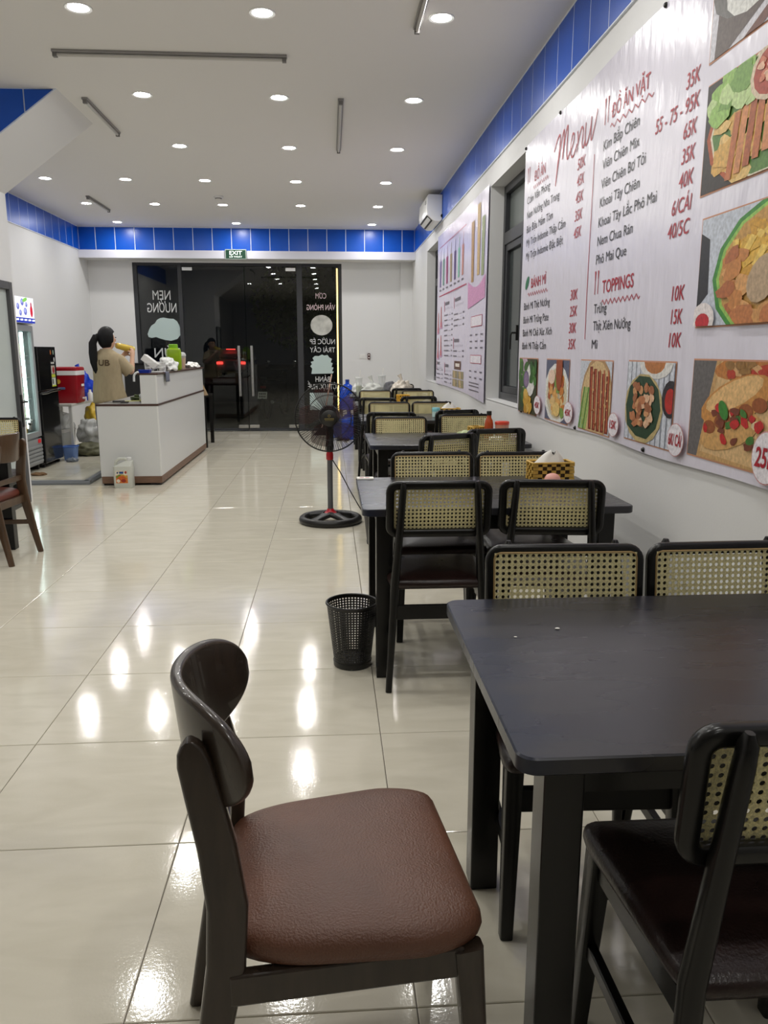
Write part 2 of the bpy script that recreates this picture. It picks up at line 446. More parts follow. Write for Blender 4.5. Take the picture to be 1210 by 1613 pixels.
# ---- right wall with two window openings
WY = [(5.60, 7.0), (10.04, 11.44)]; WZ0, WZ1 = 0.92, 2.70
us = [YF, 5.60, 7.0, 10.04, 11.44, YB + 0.2]; vs = [-0.1, WZ0, WZ1, ZC]
w = holed_wall(us, vs, lambda i, j: j == 1 and i in (1, 3), lambda u, v, t: (t, u, v), XR, XR + 0.2)
wall_right = struct(w.build('wall_right', M_WALL), 'long white wall with menu banners and two dark windows', 'wall')

# ---- back wall with the shop front opening
SX0, SX1, SZ1 = -3.16, 0.215, 2.735
us = [XL - 0.2, SX0, SX1, XR + 0.2]; vs = [-0.1, 0.0, SZ1, ZC]
w = holed_wall(us, vs, lambda i, j: j == 1 and i == 1, lambda u, v, t: (u, t, v), YB, YB + 0.2)
wall_back = struct(w.build('wall_back', M_WALL), 'white end wall around the dark glass shop front', 'wall')
b = MB(); b.span(1.186, XR, YB - 0.05, YB, 0, 2.76); b.build('pilaster', M_WALL, wall_back)
b = MB(); b.span(XL - 0.2, XL, YF, YB + 0.2, -0.1, ZC)
wall_left = struct(b.build('wall_left', M_WALL), 'plain white side wall behind the kitchen corner', 'wall')
b = MB(); b.span(XL - 0.2, XR + 0.2, YF - 0.2, YF, -0.1, ZC)
wall_front = struct(b.build('wall_front', M_WALL), 'plain white wall at the rear of the dining room', 'wall')

# ---- blue panels under the ceiling
PW, PG, PT = 0.2975, 0.010, 0.014
def panel_run(parent, a0, a1, fn, z0=Z_BAND, z1=ZC - 0.012, start=None):
    """fn(a, t, z): position a along the run, t out of the wall"""
    L = a1 - a0; b = MB()
    pts = [fn(a0, 0, z0 - 0.008), fn(a1, 0, z0 - 0.008), fn(a1, 0, ZC), fn(a0, 0, ZC)]
    q = [fn(a0, PT - 0.0012, z0 - 0.008), fn(a1, PT - 0.0012, z0 - 0.008), fn(a1, PT - 0.0012, ZC), fn(a0, PT - 0.0012, ZC)]
    b.loft([pts, q]); b.build('panel_backing', M_SEAM, parent)
    cache = {}
    a = a0 if start is None else start
    while a < a1 - 0.02:
        x0, x1 = max(a, a0) + PG / 2, min(a + PW, a1) - PG / 2; a += PW
        if x1 - x0 < 0.015: continue
        c = (x0 + x1) / 2; key = round(x1 - x0, 4); o0 = Vector(fn(c, 0, 0))
        if key not in cache:
            b = MB(); r = []
            for t, ins in ((PT - 0.006, 0), (PT - 0.0006, 0), (PT, 0.001)):
                r.append([Vector(fn(s, t, z)) - o0 for s, z in ((x0 + ins, z0 + ins), (x1 - ins, z0 + ins), (x1 - ins, z1 - ins), (x0 + ins, z1 - ins))])
            b.loft(r); cache[key] = b.mesh('blue_panel', M_BLUE)
        link('blue_panel', cache[key], parent, loc=o0)
panel_run(wall_right, 0.2, Y_BEAM, lambda a, t, z: (XR - t, a, z), start=3.83 - 15 * PW)
panel_run(wall_left, 7.34, Y_BEAM, lambda a, t, z: (XL + t, a, z), start=Y_BEAM - 20 * PW)
b = MB(); b.span(XL, XR, Y_BEAM, YB, 2.76, ZC)
beam = struct(b.build('trim_1', M_WALL), 'white boxed beam with blue panels above the shop front', 'beam')
panel_run(beam, XL + 0.015, XR - 0.015, lambda a, t, z: (a, Y_BEAM - t, z), start=-3.885)
b = MB(); b.span(XL, XR, Y_BEAM - 0.03, Y_BEAM, 2.752, Z_BAND - 0.004); b.build('fascia_board', M_TRIM, beam, bevel=0.004)

# ---- stair flight that crosses the ceiling, its front clad in blue
SA, SLOPE = -1.97, 0.735
sz = lambda x: ZC - (SA - x) * SLOPE
YS0, YS1 = 6.42, 7.331
b = MB(); b.prism([(SA, ZC), (XL, ZC), (XL, sz(XL))], lambda x, z, t: (x, t, z), YS0, YS1)
stair = struct(b.build('trim_2', M_WALL), 'sloping white underside of the staircase at the ceiling', 'staircase')
x1 = SA - 0.02
for x0 in (-2.207, -2.507, -2.807, -3.107, -3.407, -3.707, -3.85):
    a, c = x0 + PG / 2, x1 - PG / 2
    za, zc = max(sz(a) + 0.012, Z_BAND), max(sz(c) + 0.012, Z_BAND)
    poly = [(a, ZC - 0.01), (a, za)]
    xk = SA - (ZC - Z_BAND + 0.012) / SLOPE
    if a < xk < c: poly.append((xk, Z_BAND))
    poly += [(c, zc), (c, ZC - 0.01)]
    b = MB(); b.prism(poly, lambda x, z, t: (x, t, z), YS0 - 0.012, YS0); b.build('blue_panel', M_BLUE, stair)
    x1 = x0
b = MB(); b.prism([(SA, ZC), (XL, ZC), (XL, Z_BAND), (SA - (ZC - Z_BAND) / SLOPE, Z_BAND)], lambda x, z, t: (x, t, z), YS0 - 0.006, YS0); b.build('panel_backing', M_SEAM, stair)

# ---- closet below the stair, with an aluminium door
XW = -2.746
DY0, DY1, DZ1 = 6.50, 7.205, 1.915
w = holed_wall([YS0 + 0.003, DY0, DY1, YS1 - 0.003], [0.0, DZ1, sz(XW) + 0.02], lambda i, j: j == 0 and i == 1, lambda u, v, t: (t, u, v), XW, XW - 0.1)
closet = struct(w.build('wall_closet', M_WALL), 'white closet wall under the stair with an aluminium door', 'wall')
b = MB(); b.prism([(XW - 0.1, 0), (XL, 0), (XL, sz(XL)), (XW - 0.1, sz(XW - 0.1))], lambda x, z, t: (x, t, z), YS1 - 0.1, YS1 - 0.003); b.build('end_wall', M_WALL, closet)
b = MB(); b.prism([(XW - 0.1, 0), (XL, 0), (XL, sz(XL)), (XW - 0.1, sz(XW - 0.1))], lambda x, z, t: (x, t, z), YS0 + 0.003, YS0 + 0.1); b.build('front_wall', M_WALL, closet)
door1 = thing('door_1', 'dark aluminium closet door with a frosted glass pane', 'door', (XW, 0, 0), kind='structure')
fw = 0.065
def alu(parent, name, x0, x1, y0, y1, z0, z1, m=M_ALU):
    b = MB(); b.span(x0, x1, y0, y1, z0, z1); return b.build(name, m, parent, bevel=0.003, seg=1)
alu(door1, 'door_stile', -0.03, 0.035, DY0, DY0 + fw, 0, DZ1, M_ALUL); alu(door1, 'door_stile', -0.03, 0.035, DY1 - fw, DY1, 0, DZ1, M_ALUL)
alu(door1, 'door_rail', -0.03, 0.035, DY0 + fw, DY1 - fw, DZ1 - fw, DZ1, M_ALUL); alu(door1, 'door_rail', -0.03, 0.035, DY0 + fw, DY1 - fw, 0, 0.16, M_ALUL)
alu(door1, 'door_pane', -0.004, 0.004, DY0 + fw, DY1 - fw, 0.16, DZ1 - fw, mat('frosted_pane', srgb(190, 198, 196), 0.22))
b = MB(); b.span(0.035, 0.043, DY1 - 0.05, DY1 - 0.015, 0.68, 0.96); hp = b.build('handle_plate', M_BLACKP, door1)
b = MB(); b.tube([(0.04, DY1 - 0.033, 0.9), (0.085, DY1 - 0.033, 0.9)], 0.009, 8, up=(0, 0, 1)); b.tube([(0.085, DY1 - 0.028, 0.9), (0.09, DY1 - 0.09, 0.902), (0.088, DY1 - 0.15, 0.9)], 0.009, 8)
b.build('door_handle', M_BLACKP, door1, smooth=40)
keys = thing('key_bunch', 'small bunch of steel keys hanging in the closet door lock', 'keys', (XW + 0.043, DY1 - 0.033, 0.74))
b = MB(); b.span(-0.002, 0.05, -0.006, 0.006, -0.002, 0.02); b.build('key', M_STEEL, keys)
b = MB(); b.tube([(0.05 + 0.02 * math.sin(a), 0, -0.012 + 0.022 * math.cos(a)) for a in [k * math.pi / 6 for k in range(12)]], 0.0022, 6, closed=True, up=(0, 1, 0)); b.build('key_ring', M_STEEL, keys)
for k, (dy, an) in enumerate(((-0.008, 8), (0.008, -12))):
    b = MB(); Mx = Matrix.Rotation(R(an), 3, 'Y'); b.box(Vector((0.05, dy, -0.06)), (0.018, 0.003, 0.055), Mx); b.box(Vector((0.05, dy, -0.035)), (0.03, 0.003, 0.022), Mx); b.build('key', M_STEEL, keys)

# ---- windows in the right wall
M_WPANE = mat('dark_window_pane', srgb(66, 72, 72), 0.12, spec=0.5)
for n, (y0, y1) in enumerate(WY, 1):
    wd = thing('window_%d' % n, ('dark aluminium window half covered by the big food banner', 'dark aluminium window half covered by the drinks banner')[n - 1], 'window', (XR, 0, 0), kind='structure')
    x0, x1, f = 0.115, 0.19, 0.065; zt = 2.27
    alu(wd, 'window_stile', x0, x1, y0, y0 + f, WZ0, WZ1); alu(wd, 'window_stile', x0, x1, y1 - f, y1, WZ0, WZ1)
    alu(wd, 'window_rail', x0, x1, y0 + f, y1 - f, WZ1 - f, WZ1); alu(wd, 'window_rail', x0, x1, y0 + f, y1 - f, WZ0, WZ0 + f); alu(wd, 'window_rail', x0, x1, y0 + f, y1 - f, zt - 0.05, zt + 0.05)
    ym = (y0 + y1) / 2
    alu(wd, 'window_stile', x0, x1, ym - 0.03, ym + 0.03, WZ0 + f, zt - 0.05)
    for a, c in ((y0 + f, ym - 0.03), (ym + 0.03, y1 - f)):
        s = 0.055; z0, z1 = WZ0 + f, zt - 0.05
        sash = alu(wd, 'sash_stile', x0 + 0.012, x1 - 0.02, a, a + s, z0, z1); alu(wd, 'sash_stile', x0 + 0.012, x1 - 0.02, c - s, c, z0, z1)
        alu(wd, 'sash_rail', x0 + 0.012, x1 - 0.02, a + s, c - s, z1 - s, z1); alu(wd, 'sash_rail', x0 + 0.012, x1 - 0.02, a + s, c - s, z0, z0 + s)
        alu(wd, 'window_pane', x1 - 0.034, x1 - 0.026, a + s, c - s, z0 + s, z1 - s, M_WPANE)
    alu(wd, 'window_pane', x1 - 0.034, x1 - 0.026, y0 + f, y1 - f, zt + 0.05, WZ1 - f, mat('grey_window_pane', srgb(104, 110, 108), 0.25))
    hy, hz = ym + 0.06, 1.48
    b = MB(); b.span(x0 - 0.012, x0 + 0.012, hy - 0.012, hy + 0.012, hz - 0.06, hz + 0.06); b.tube([(x0 - 0.01, hy, hz), (x0 - 0.045, hy, hz), (x0 - 0.05, hy + 0.02, hz - 0.02), (x0 - 0.05, hy + 0.025, hz - 0.13)], 0.008, 8, up=(0, 1, 0))
    b.build('window_handle', M_BLACKP, wd)
    b = MB(); b.span(0.0, 0.2, y0, y1, WZ0 - 0.004, WZ0 + 0.004); b.build('window_sill', M_WALL, wd)

# ---- glass shop front
M_PANE = glass_mat('shop_glass', (0.80, 0.82, 0.80), 0.0, 1.0)
M_STICK = mat('glass_sticker', srgb(188, 206, 204), 0.5)
M_LETT = mat('glass_letter', srgb(206, 208, 208), 0.5)
GY = YB + 0.05
def xz(parent, name, x0, x1, z0, z1, y0=GY - 0.035, y1=GY + 0.035, m=M_ALU, bev=0.003):
    b = MB(); b.span(x0, x1, y0, y1, z0, z1); return b.build(name, m, parent, bevel=bev, seg=1)
win_l = thing('window_3', 'dark glass side light lettered beside the counter', 'window', (0, 0, 0), kind='structure')
xz(win_l, 'frame_post', SX0, -3.095, 0, SZ1); xz(win_l, 'frame_post', -2.449, -2.387, 0, SZ1)
xz(win_l, 'frame_rail', -3.095, -2.449, 2.69, SZ1); xz(win_l, 'frame_rail', -3.095, -2.449, 0, 0.04)
xz(win_l, 'window_pane', -3.095, -2.449, 0.04, 2.69, GY - 0.004, GY + 0.004, M_PANE, 0)
win_r = thing('window_4', 'dark glass side light lettered beside the yellow light strip', 'window', (0, 0, 0), kind='structure')
xz(win_r, 'frame_post', -0.529, -0.434, 0, SZ1); xz(win_r, 'frame_post', 0.165, SX1, 0, SZ1)
xz(win_r, 'frame_rail', -0.434, 0.165, 2.69, SZ1); xz(win_r, 'frame_rail', -0.434, 0.165, 0, 0.04)
xz(win_r, 'window_pane', -0.434, 0.165, 0.04, 2.69, GY - 0.004, GY + 0.004, M_PANE, 0)
door2 = thing('door_2', 'double glass shop door with two tall steel pull handles', 'door', (0, 0, 0), kind='structure')
xz(door2, 'door_head', -2.387, -0.529, 2.69, SZ1)
for x0, x1, hx, pv in ((-2.383, -1.381, -1.50, -2.383), (-1.371, -0.533, -1.29, -0.533)):
    pane = xz(door2, 'door_pane', x0, x1, 0.015, 2.685, GY - 0.006, GY + 0.006, M_PANE, 0)
    xz(door2, 'bottom_rail', x0, x1, 0.012, 0.05, GY - 0.012, GY + 0.012, M_ALU)
    sg = 1 if pv == x0 else -1
    for z0, z1 in ((2.615, 2.67), (0.05, 0.105)):
        a, c = sorted((pv + sg * 0.005, pv + sg * 0.17)); xz(door2, 'patch_fitting', a, c, z0, z1, GY - 0.02, GY + 0.02, M_STEEL)
    e = x1 if pv == x0 else x0
    a, c = sorted((e - sg * 0.005, e - sg * 0.17)); xz(door2, 'patch_fitting', a, c, 0.05, 0.105, GY - 0.02, GY + 0.02, M_STEEL)
    b = MB(); b.tube([(hx, GY - 0.06, 0.59), (hx, GY - 0.06, 1.42)], 0.026, 14, up=(0, 1, 0))
    for z in (0.72, 1.28): b.tube([(hx, GY - 0.06, z), (hx, GY, z)], 0.012, 8)
    b.build('pull_handle', M_STEEL, door2, smooth=40)
# lettering on the glass, read from the street, so reversed from inside
def onglass(parent, body, x0, x1, z0, cap, m=M_LETT, bold=0.004):
    lettering('glass_letters', parent, body, (x1, GY - 0.007, z0), (-1, 0, 0), (0, 0, 1), x1 - x0, cap, m, bold)
onglass(win_l, 'NEM', -2.868, -2.582, 2.155, 0.145); onglass(win_l, 'NƯỚNG', -2.965, -2.495, 1.955, 0.145); onglass(win_l, 'BÚN', -2.891, -2.47, 1.23, 0.15)
m_red = mat('glass_letter_red', srgb(216, 196, 196), 0.5)
onglass(win_r, 'CƠM', -0.217, -0.041, 2.185, 0.085, m_red); onglass(win_r, 'VĂN PHÒNG', -0.367, 0.103, 2.0, 0.085, m_red)
onglass(win_r, 'NƯỚC ÉP', -0.325, 0.096, 1.447, 0.08); onglass(win_r, 'TRÁI CÂY', -0.325, 0.094, 1.312, 0.08)
onglass(win_r, 'BÁNH', -0.241, 0.003, 0.825, 0.085); onglass(win_r, 'BỘT LỌC HUẾ', -0.371, 0.15, 0.70, 0.085)
def decal(parent, name, poly, m=M_STICK):
    b = MB(); b.prism(poly, lambda x, z, t: (x, GY - t, z), 0.0045, 0.007); return b.build(name, m, parent)
cl = [(0.0, 0.28), (0.03, 0.16), (0.12, 0.12), (0.25, 0.16), (0.36, 0.10), (0.52, 0.03), (0.70, 0.0), (0.88, 0.08), (0.98, 0.25), (1.0, 0.42), (0.96, 0.66), (0.9, 0.84), (0.8, 0.95), (0.66, 0.96), (0.5, 1.0), (0.4, 0.98), (0.3, 0.9), (0.24, 0.76), (0.13, 0.66), (0.06, 0.5)]
decal(win_l, 'cloud_sticker', [(-2.986 + 0.545 * x, 1.50 + 0.37 * z) for x, z in cl])
decal(win_r, 'plate_sticker', [(-0.126 + x, 1.755 + z) for x, z in ellipse(0.182, 0.165, 28)], mat('plate_sticker', srgb(190, 190, 184), 0.5, noise=0.25, nscale=9))
cab = [(0.04, 0.0), (0.95, 0.02), (1.0, 0.12), (0.92, 0.14), (0.99, 0.33), (0.9, 0.35), (0.95, 0.55), (0.87, 0.6), (0.92, 0.78), (0.8, 0.86), (0.74, 0.98), (0.6, 0.95), (0.5, 1.0), (0.36, 0.92), (0.2, 0.93), (0.1, 0.82), (0.16, 0.68), (0.02, 0.62), (0.07, 0.5), (0.0, 0.4), (0.08, 0.28)]
decal(win_r, 'basket_sticker', [(-0.325 + 0.395 * x, 0.955 + 0.32 * z) for x, z in cab])
decal(win_r, 'photo_sticker', [(-0.342, 0.35), (0.05, 0.35), (0.05, 0.64), (-0.342, 0.64)])
# warm light strip up the right jamb
strip = thing('light_strip', 'thin warm yellow light strip up the shop front frame', 'light strip', (0.14, GY - 0.05, 0))
b = MB(); b.span(-0.02, 0.02, 0.0, 0.012, 0.06, 2.66); b.build('channel', M_ALU, strip)
b = MB(); b.span(-0.011, 0.011, -0.008, 0.0, 0.06, 2.66)
b.build('diffuser', mat('warm_led', (1, 0.8, 0.35), 0.5, emit=(1.0, 0.70, 0.20), estr=2.6), strip)

# ---- outside: pavement, road, hedge, parked motorbike, a car further down
b = MB(); b.span(-16, 16, YB + 0.2, 22, -0.25, -0.04)
struct(b.build('pavement', mat('pavement', srgb(96, 92, 86), 0.8, noise=0.2, nscale=4)), 'dim concrete pavement outside the glass doors', 'pavement')
b = MB(); b.span(-60, 60, 22, 90, -0.4, -0.16)
struct(b.build('road', mat('asphalt', srgb(62, 62, 64), 0.85, noise=0.2, nscale=3)), 'dark asphalt road beyond the pavement at night', 'road')

# ================================================================== CEILING FITTINGS
M_LED = mat('downlight_led', (1, 1, 1), 0.5, emit=LAMP_C, estr=LAMP_E)
M_LED.cycles.emission_sampling = 'FRONT'
LX = [0.67, -0.355, -1.375, -2.255, -3.13]
LY = [12.60, 11.07, 9.55, 8.02, 6.51, 4.98, 3.45, 1.92, 0.39, -1.14]
ORD = ['first', 'second', 'third', 'fourth', 'fifth', 'sixth', 'seventh', 'eighth', 'ninth', 'tenth', 'eleventh']
b = MB(); b.lathe([(0.058, -0.004), (0.0735, -0.006), (0.076, 0.0), (0.058, 0.0)], 28, cap0=False, cap1=False)
ring_me = b.mesh('trim_ring', M_WHITE, 30)
b = MB(); b.recalc = False; b.face(b.add([(0.058 * math.cos(-2 * math.pi * k / 14), 0.058 * math.sin(-2 * math.pi * k / 14), -0.0025) for k in range(14)]))
lens_me = b.mesh('lamp_lens', M_LED)
for j, y in enumerate(LY):
    for i, x in enumerate(LX):
        if i >= 3 and 6.0 < y < 8.5: continue
        if j == 0 and i in (1, 3): continue
        if (i > 1 and y < 3) or (i and y < 1): continue  # near-row lamps kept here are out of view, added to light chairs and wall
        if i >= 3 and y < 6 and y > 4: continue
        t = thing('downlight', 'round ceiling downlight, %s row from the shop front, %s from the menu wall' % (ORD[j], ORD[i]), 'downlight', (x, y, ZC), group='round ceiling downlights')
        link('trim_ring', ring_me, t); link('lamp_lens', lens_me, t)
def batten(label, x0, x1, y0, y1):
    t = thing('tube_light', label, 'tube light', ((x0 + x1) / 2, (y0 + y1) / 2, ZC), group='unlit tube lights on the ceiling')
    lx, ly = max(x1 - x0, 0.045), max(y1 - y0, 0.045)
    al = lx > ly
    b = MB(); b.box((0, 0, -0.008), (lx, ly, 0.016)); b.build('housing', mat('batten_grey', srgb(150, 148, 146), 0.5), t, bevel=0.003)
    b = MB(); h = (lx if al else ly) / 2 - 0.03
    b.tube([(-h, 0, -0.026), (h, 0, -0.026)] if al else [(0, -h, -0.026), (0, h, -0.026)], 0.011, 10, up=(0, 0, 1)); b.build('tube', mat('batten_tube', srgb(196, 194, 188), 0.35), t, smooth=40)
    for s in (-1, 1):
        b = MB(); c = (s * (h + 0.012), 0, -0.026) if al else (0, s * (h + 0.012), -0.026); b.box(c, (0.026, 0.03, 0.03) if al else (0.03, 0.026, 0.03)); b.build('end_cap', mat('batten_cap', srgb(120, 118, 116), 0.5), t)
batten('long unlit tube light running across the ceiling', -1.742, -0.25, 5.64, 5.64)
batten('short unlit tube light beside the staircase underside', -1.826, -1.826, 6.60, 7.58)
batten('unlit tube light above the aisle between downlights', 0.112, 0.112, 6.50, 8.05)
batten('unlit tube light above the kitchen corner', -2.965, -2.965, 10.55, 11.53)
batten('unlit tube light at the top edge near the menu wall', 0.543, 0.543, 3.6, 5.127)
t = thing('smoke_detector', 'small white smoke detector on the ceiling', 'smoke detector', (-1.352, 10.48, ZC))
b = MB(); b.lathe([(0.06, 0.0), (0.06, -0.015), (0.05, -0.02)], 20); b.build('base', M_WHITE, t, smooth=40)
b = MB(); b.lathe([(0.04, -0.02), (0.038, -0.04), (0.02, -0.045)], 20); b.build('sensor', M_WHITEM, t, smooth=40)
b = MB(); b.lathe([(0.0415, -0.026), (0.0415, -0.032)], 20); b.build('vent_ring', M_BLACKM, t, smooth=40)

# ================================================================== CANE CHAIR (faces +y)
def arr(o, p): o.parent = p; return o
def cane_mesh(w, h, pitch, rr):
    nx, nz = round(w / pitch), round(h / pitch); px, pz = w / nx, h / nz; b = MB(); b.recalc = False; V = {}
    def vert(i2, j2, s):
        k = (i2, j2, s)
        if k not in V: V[k] = b.add([(-w / 2 + i2 * px / 2, s * 0.0009, -h / 2 + j2 * pz / 2)])[0]
        return V[k]
    for j in range(nz):
        for i in range(nx):
            cx, cz = -w / 2 + (i + 0.5) * px, -h / 2 + (j + 0.5) * pz
            edge = [(2 * i + a, 2 * j + c) for a, c in ((2, 1), (2, 2), (1, 2), (0, 2), (0, 1), (0, 0), (1, 0), (2, 0))]
            hl = {s: b.add([(cx + rr * math.cos(k * math.pi / 4), s * 0.0009, cz + rr * math.sin(k * math.pi / 4)) for k in range(8)]) for s in (1, -1)}
            for k in range(8):
                l = (k + 1) % 8
                b.face((vert(*edge[k], 1), vert(*edge[l], 1), hl[1][l], hl[1][k])); b.face((vert(*edge[l], -1), vert(*edge[k], -1), hl[-1][k], hl[-1][l]))
    return b.mesh('cane_panel', M_CANE)
CANE = cane_mesh(0.372, 0.184, 0.0155, 0.0047)
BT = R(5.6); BC = Vector((0, -0.160, 0.735)); BU = Vector((1, 0, 0)); BV = Vector((0, -math.sin(BT), math.cos(BT))); BN = Vector((0, math.cos(BT), math.sin(BT)))
def cushion(outline, z0, z1, dome, sc=0.93):
    b = MB(); c = Vector((sum(p[0] for p in outline) / len(outline), sum(p[1] for p in outline) / len(outline)))
    def ring(s, z): return [(c.x + (x - c.x) * s, c.y + (y - c.y) * s, z) for x, y in outline]
    h = z1 - z0
    b.loft([ring(sc, z0), ring(0.985, z0 + 0.16 * h), ring(1.0, z0 + 0.42 * h), ring(0.99, z0 + 0.68 * h), ring(0.955, z0 + 0.88 * h), ring(0.88, z1), ring(0.7, z1 + dome * 0.6), ring(0.4, z1 + dome * 0.95), ring(0.12, z1 + dome)])
    return b
def taper(pts, wf, wr, y0, y1): return [(x * (wr + (wf - wr) * (y - y0) / (y1 - y0)), y) for x, y in pts]
def cane_chair():
    t = thing('cane_chair', 'x', 'chair', group='black cane-back chairs along the menu wall')
    out = [(x, y + 0.02) for x, y in rrect(1.0, 0.41, 0.06, 5)]
    out = [(x * (0.375 + 0.07 * (y + 0.185) / 0.41), y) for x, y in [(px if abs(px) < 0.44 else math.copysign(0.44 + (abs(px) - 0.44), px), py) for px, py in out]]
    cushion(out, 0.415, 0.458, 0.012).build('seat', M_SEATD, t, smooth=60)
    for s in (-1, 1):
        P = [(s * 0.2, -0.21, 0.0), (s * 0.186, -0.187, 0.22), (s * 0.172, -0.168, 0.44), (s * 0.158, -0.182, 0.62), (s * 0.145, -0.198, 0.80), (s * 0.1425, -0.2005, 0.835), (s * 0.142, -0.201, 0.85)]
        W = [0.030, 0.036, 0.042, 0.036, 0.032, 0.028, 0.014]
        b = MB(); b.path(P, lambda i: rrect(W[i] * 0.82, W[i], W[i] * 0.3, 3), up=(0, 1, 0)); b.build('rear_leg', M_BLACK, t, smooth=50)
        b = MB(); b.bar((s * 0.2, 0.212, 0.0), (s * 0.188, 0.178, 0.42), 0.030, 0.034, 0.042, 0.05, up=(0, 1, 0), rd=0.006); b.build('front_leg', M_BLACK, t, smooth=40)
        b = MB(); b.bar((s * 0.173, -0.16, 0.392), (s * 0.188, 0.17, 0.392), 0.022, 0.05, up=(0, 0, 1)); b.build('side_apron', M_BLACK, t, bevel=0.003)
        b = MB(); b.bar((s * 0.187, -0.185, 0.20), (s * 0.194, 0.19, 0.20), 0.02, 0.03, up=(0, 0, 1)); b.build('side_stretcher', M_BLACK, t, bevel=0.003)
    b = MB(); b.bar((-0.178, -0.178, 0.323), (0.178, -0.178, 0.323), 0.02, 0.058); b.build('rear_rail', M_BLACK, t, bevel=0.003)
    b = MB(); b.bar((-0.19, 0.186, 0.338), (0.19, 0.186, 0.338), 0.02, 0.058); b.build('front_rail', M_BLACK, t, bevel=0.003)
    pts = [BC + BU * x + BV * y for x, y in rrect(0.415 - 0.032, 0.226 - 0.032, 0.028, 6)]
    b = MB(); b.path(pts, lambda i: rrect(0.032, 0.026, 0.008, 2), up=BN, closed=True); b.build('back_frame', M_BLACK, t, smooth=50)
    c = link('cane_panel', CANE, t, loc=BC + BN * 0.0135); c.rotation_euler = (BT, 0, 0)
    pts = [BC + BN * 0.0135 + BU * x + BV * y for x, y in rrect(0.372, 0.184, 0.016, 3)]
    b = MB(); b.tube(pts, 0.0026, 6, closed=True, up=BN); b.build('cane_edging', M_SPLINE, t, smooth=60)
    return t
CH0 = cane_chair(); _first = [True]
def chair_at(label, cx, yb, deg, far):
    """cx, yb: middle of the back rest's top rail in plan; far = faces the camera"""
    a = R(deg) + (math.pi if far else 0)
    o = CH0 if _first[0] else copy_tree(CH0)
    _first[0] = False
    off = Matrix.Rotation(a, 3, 'Z') @ Vector((0, -0.172, 0))
    o.location = (cx - off.x, yb - off.y, 0); o.rotation_euler = (0, 0, a); o['label'] = label
    return o
L = 'black cane-back chair '
chair_at(L + 'at the nearest table, back towards the viewer', 0.685, 0.945, 0, False)
chair_at(L + 'across the nearest table, facing us, aisle side', 0.605, 1.955, -2, True)
chair_at(L + 'across the nearest table, facing us, wall side', 1.03, 1.955, 1, True)
chair_at(L + 'back towards us at the second table, aisle side', 0.418, 2.975, 0, False)
chair_at(L + 'back towards us at the second table, wall side', 0.862, 2.975, -6, False)
chair_at(L + 'facing us across the second table, aisle side', 0.503, 3.875, 1, True)
chair_at(L + 'facing us across the second table, wall side', 0.925, 3.85, 0, True)
chair_at(L + 'turned askew before the third table, aisle side', 0.715, 4.70, 24, False)
chair_at(L + 'turned askew before the third table, wall side', 1.07, 5.02, 12, False)
chair_at(L + 'facing us across the third table, aisle side', 0.533, 6.02, 0, True)
chair_at(L + 'facing us across the third table, wall side', 1.066, 6.23, 2, True)
chair_at(L + 'back towards us at the fourth table, aisle side', 0.50, 6.46, -3, False)
chair_at(L + 'back towards us at the fourth table, wall side', 1.08, 6.66, 18, False)
chair_at(L + 'facing us across the fourth table, aisle side', 0.58, 7.78, 0, True)
chair_at(L + 'facing us across the fourth table, wall side', 1.01, 7.80, 0, True)
chair_at(L + 'back towards us at the fifth table, aisle side', 0.505, 8.46, -10, False)
chair_at(L + 'back towards us at the fifth table, wall side', 0.98, 8.72, 8, False)
chair_at(L + 'facing us across the fifth table, aisle side', 0.575, 10.12, 0, True)
chair_at(L + 'facing us across the fifth table, wall side', 1.12, 10.10, 0, True)
chair_at(L + 'back towards us at the farthest table', 1.03, 10.62, 0, False)
chair_at(L + 'facing us behind the farthest table, white wall behind', 1.06, 11.98, 0, True)
c = chair_at(L + 'at the table beside the closet door', -2.53, 6.12, 0, True); c['group'] = 'chairs at the table beside the closet'

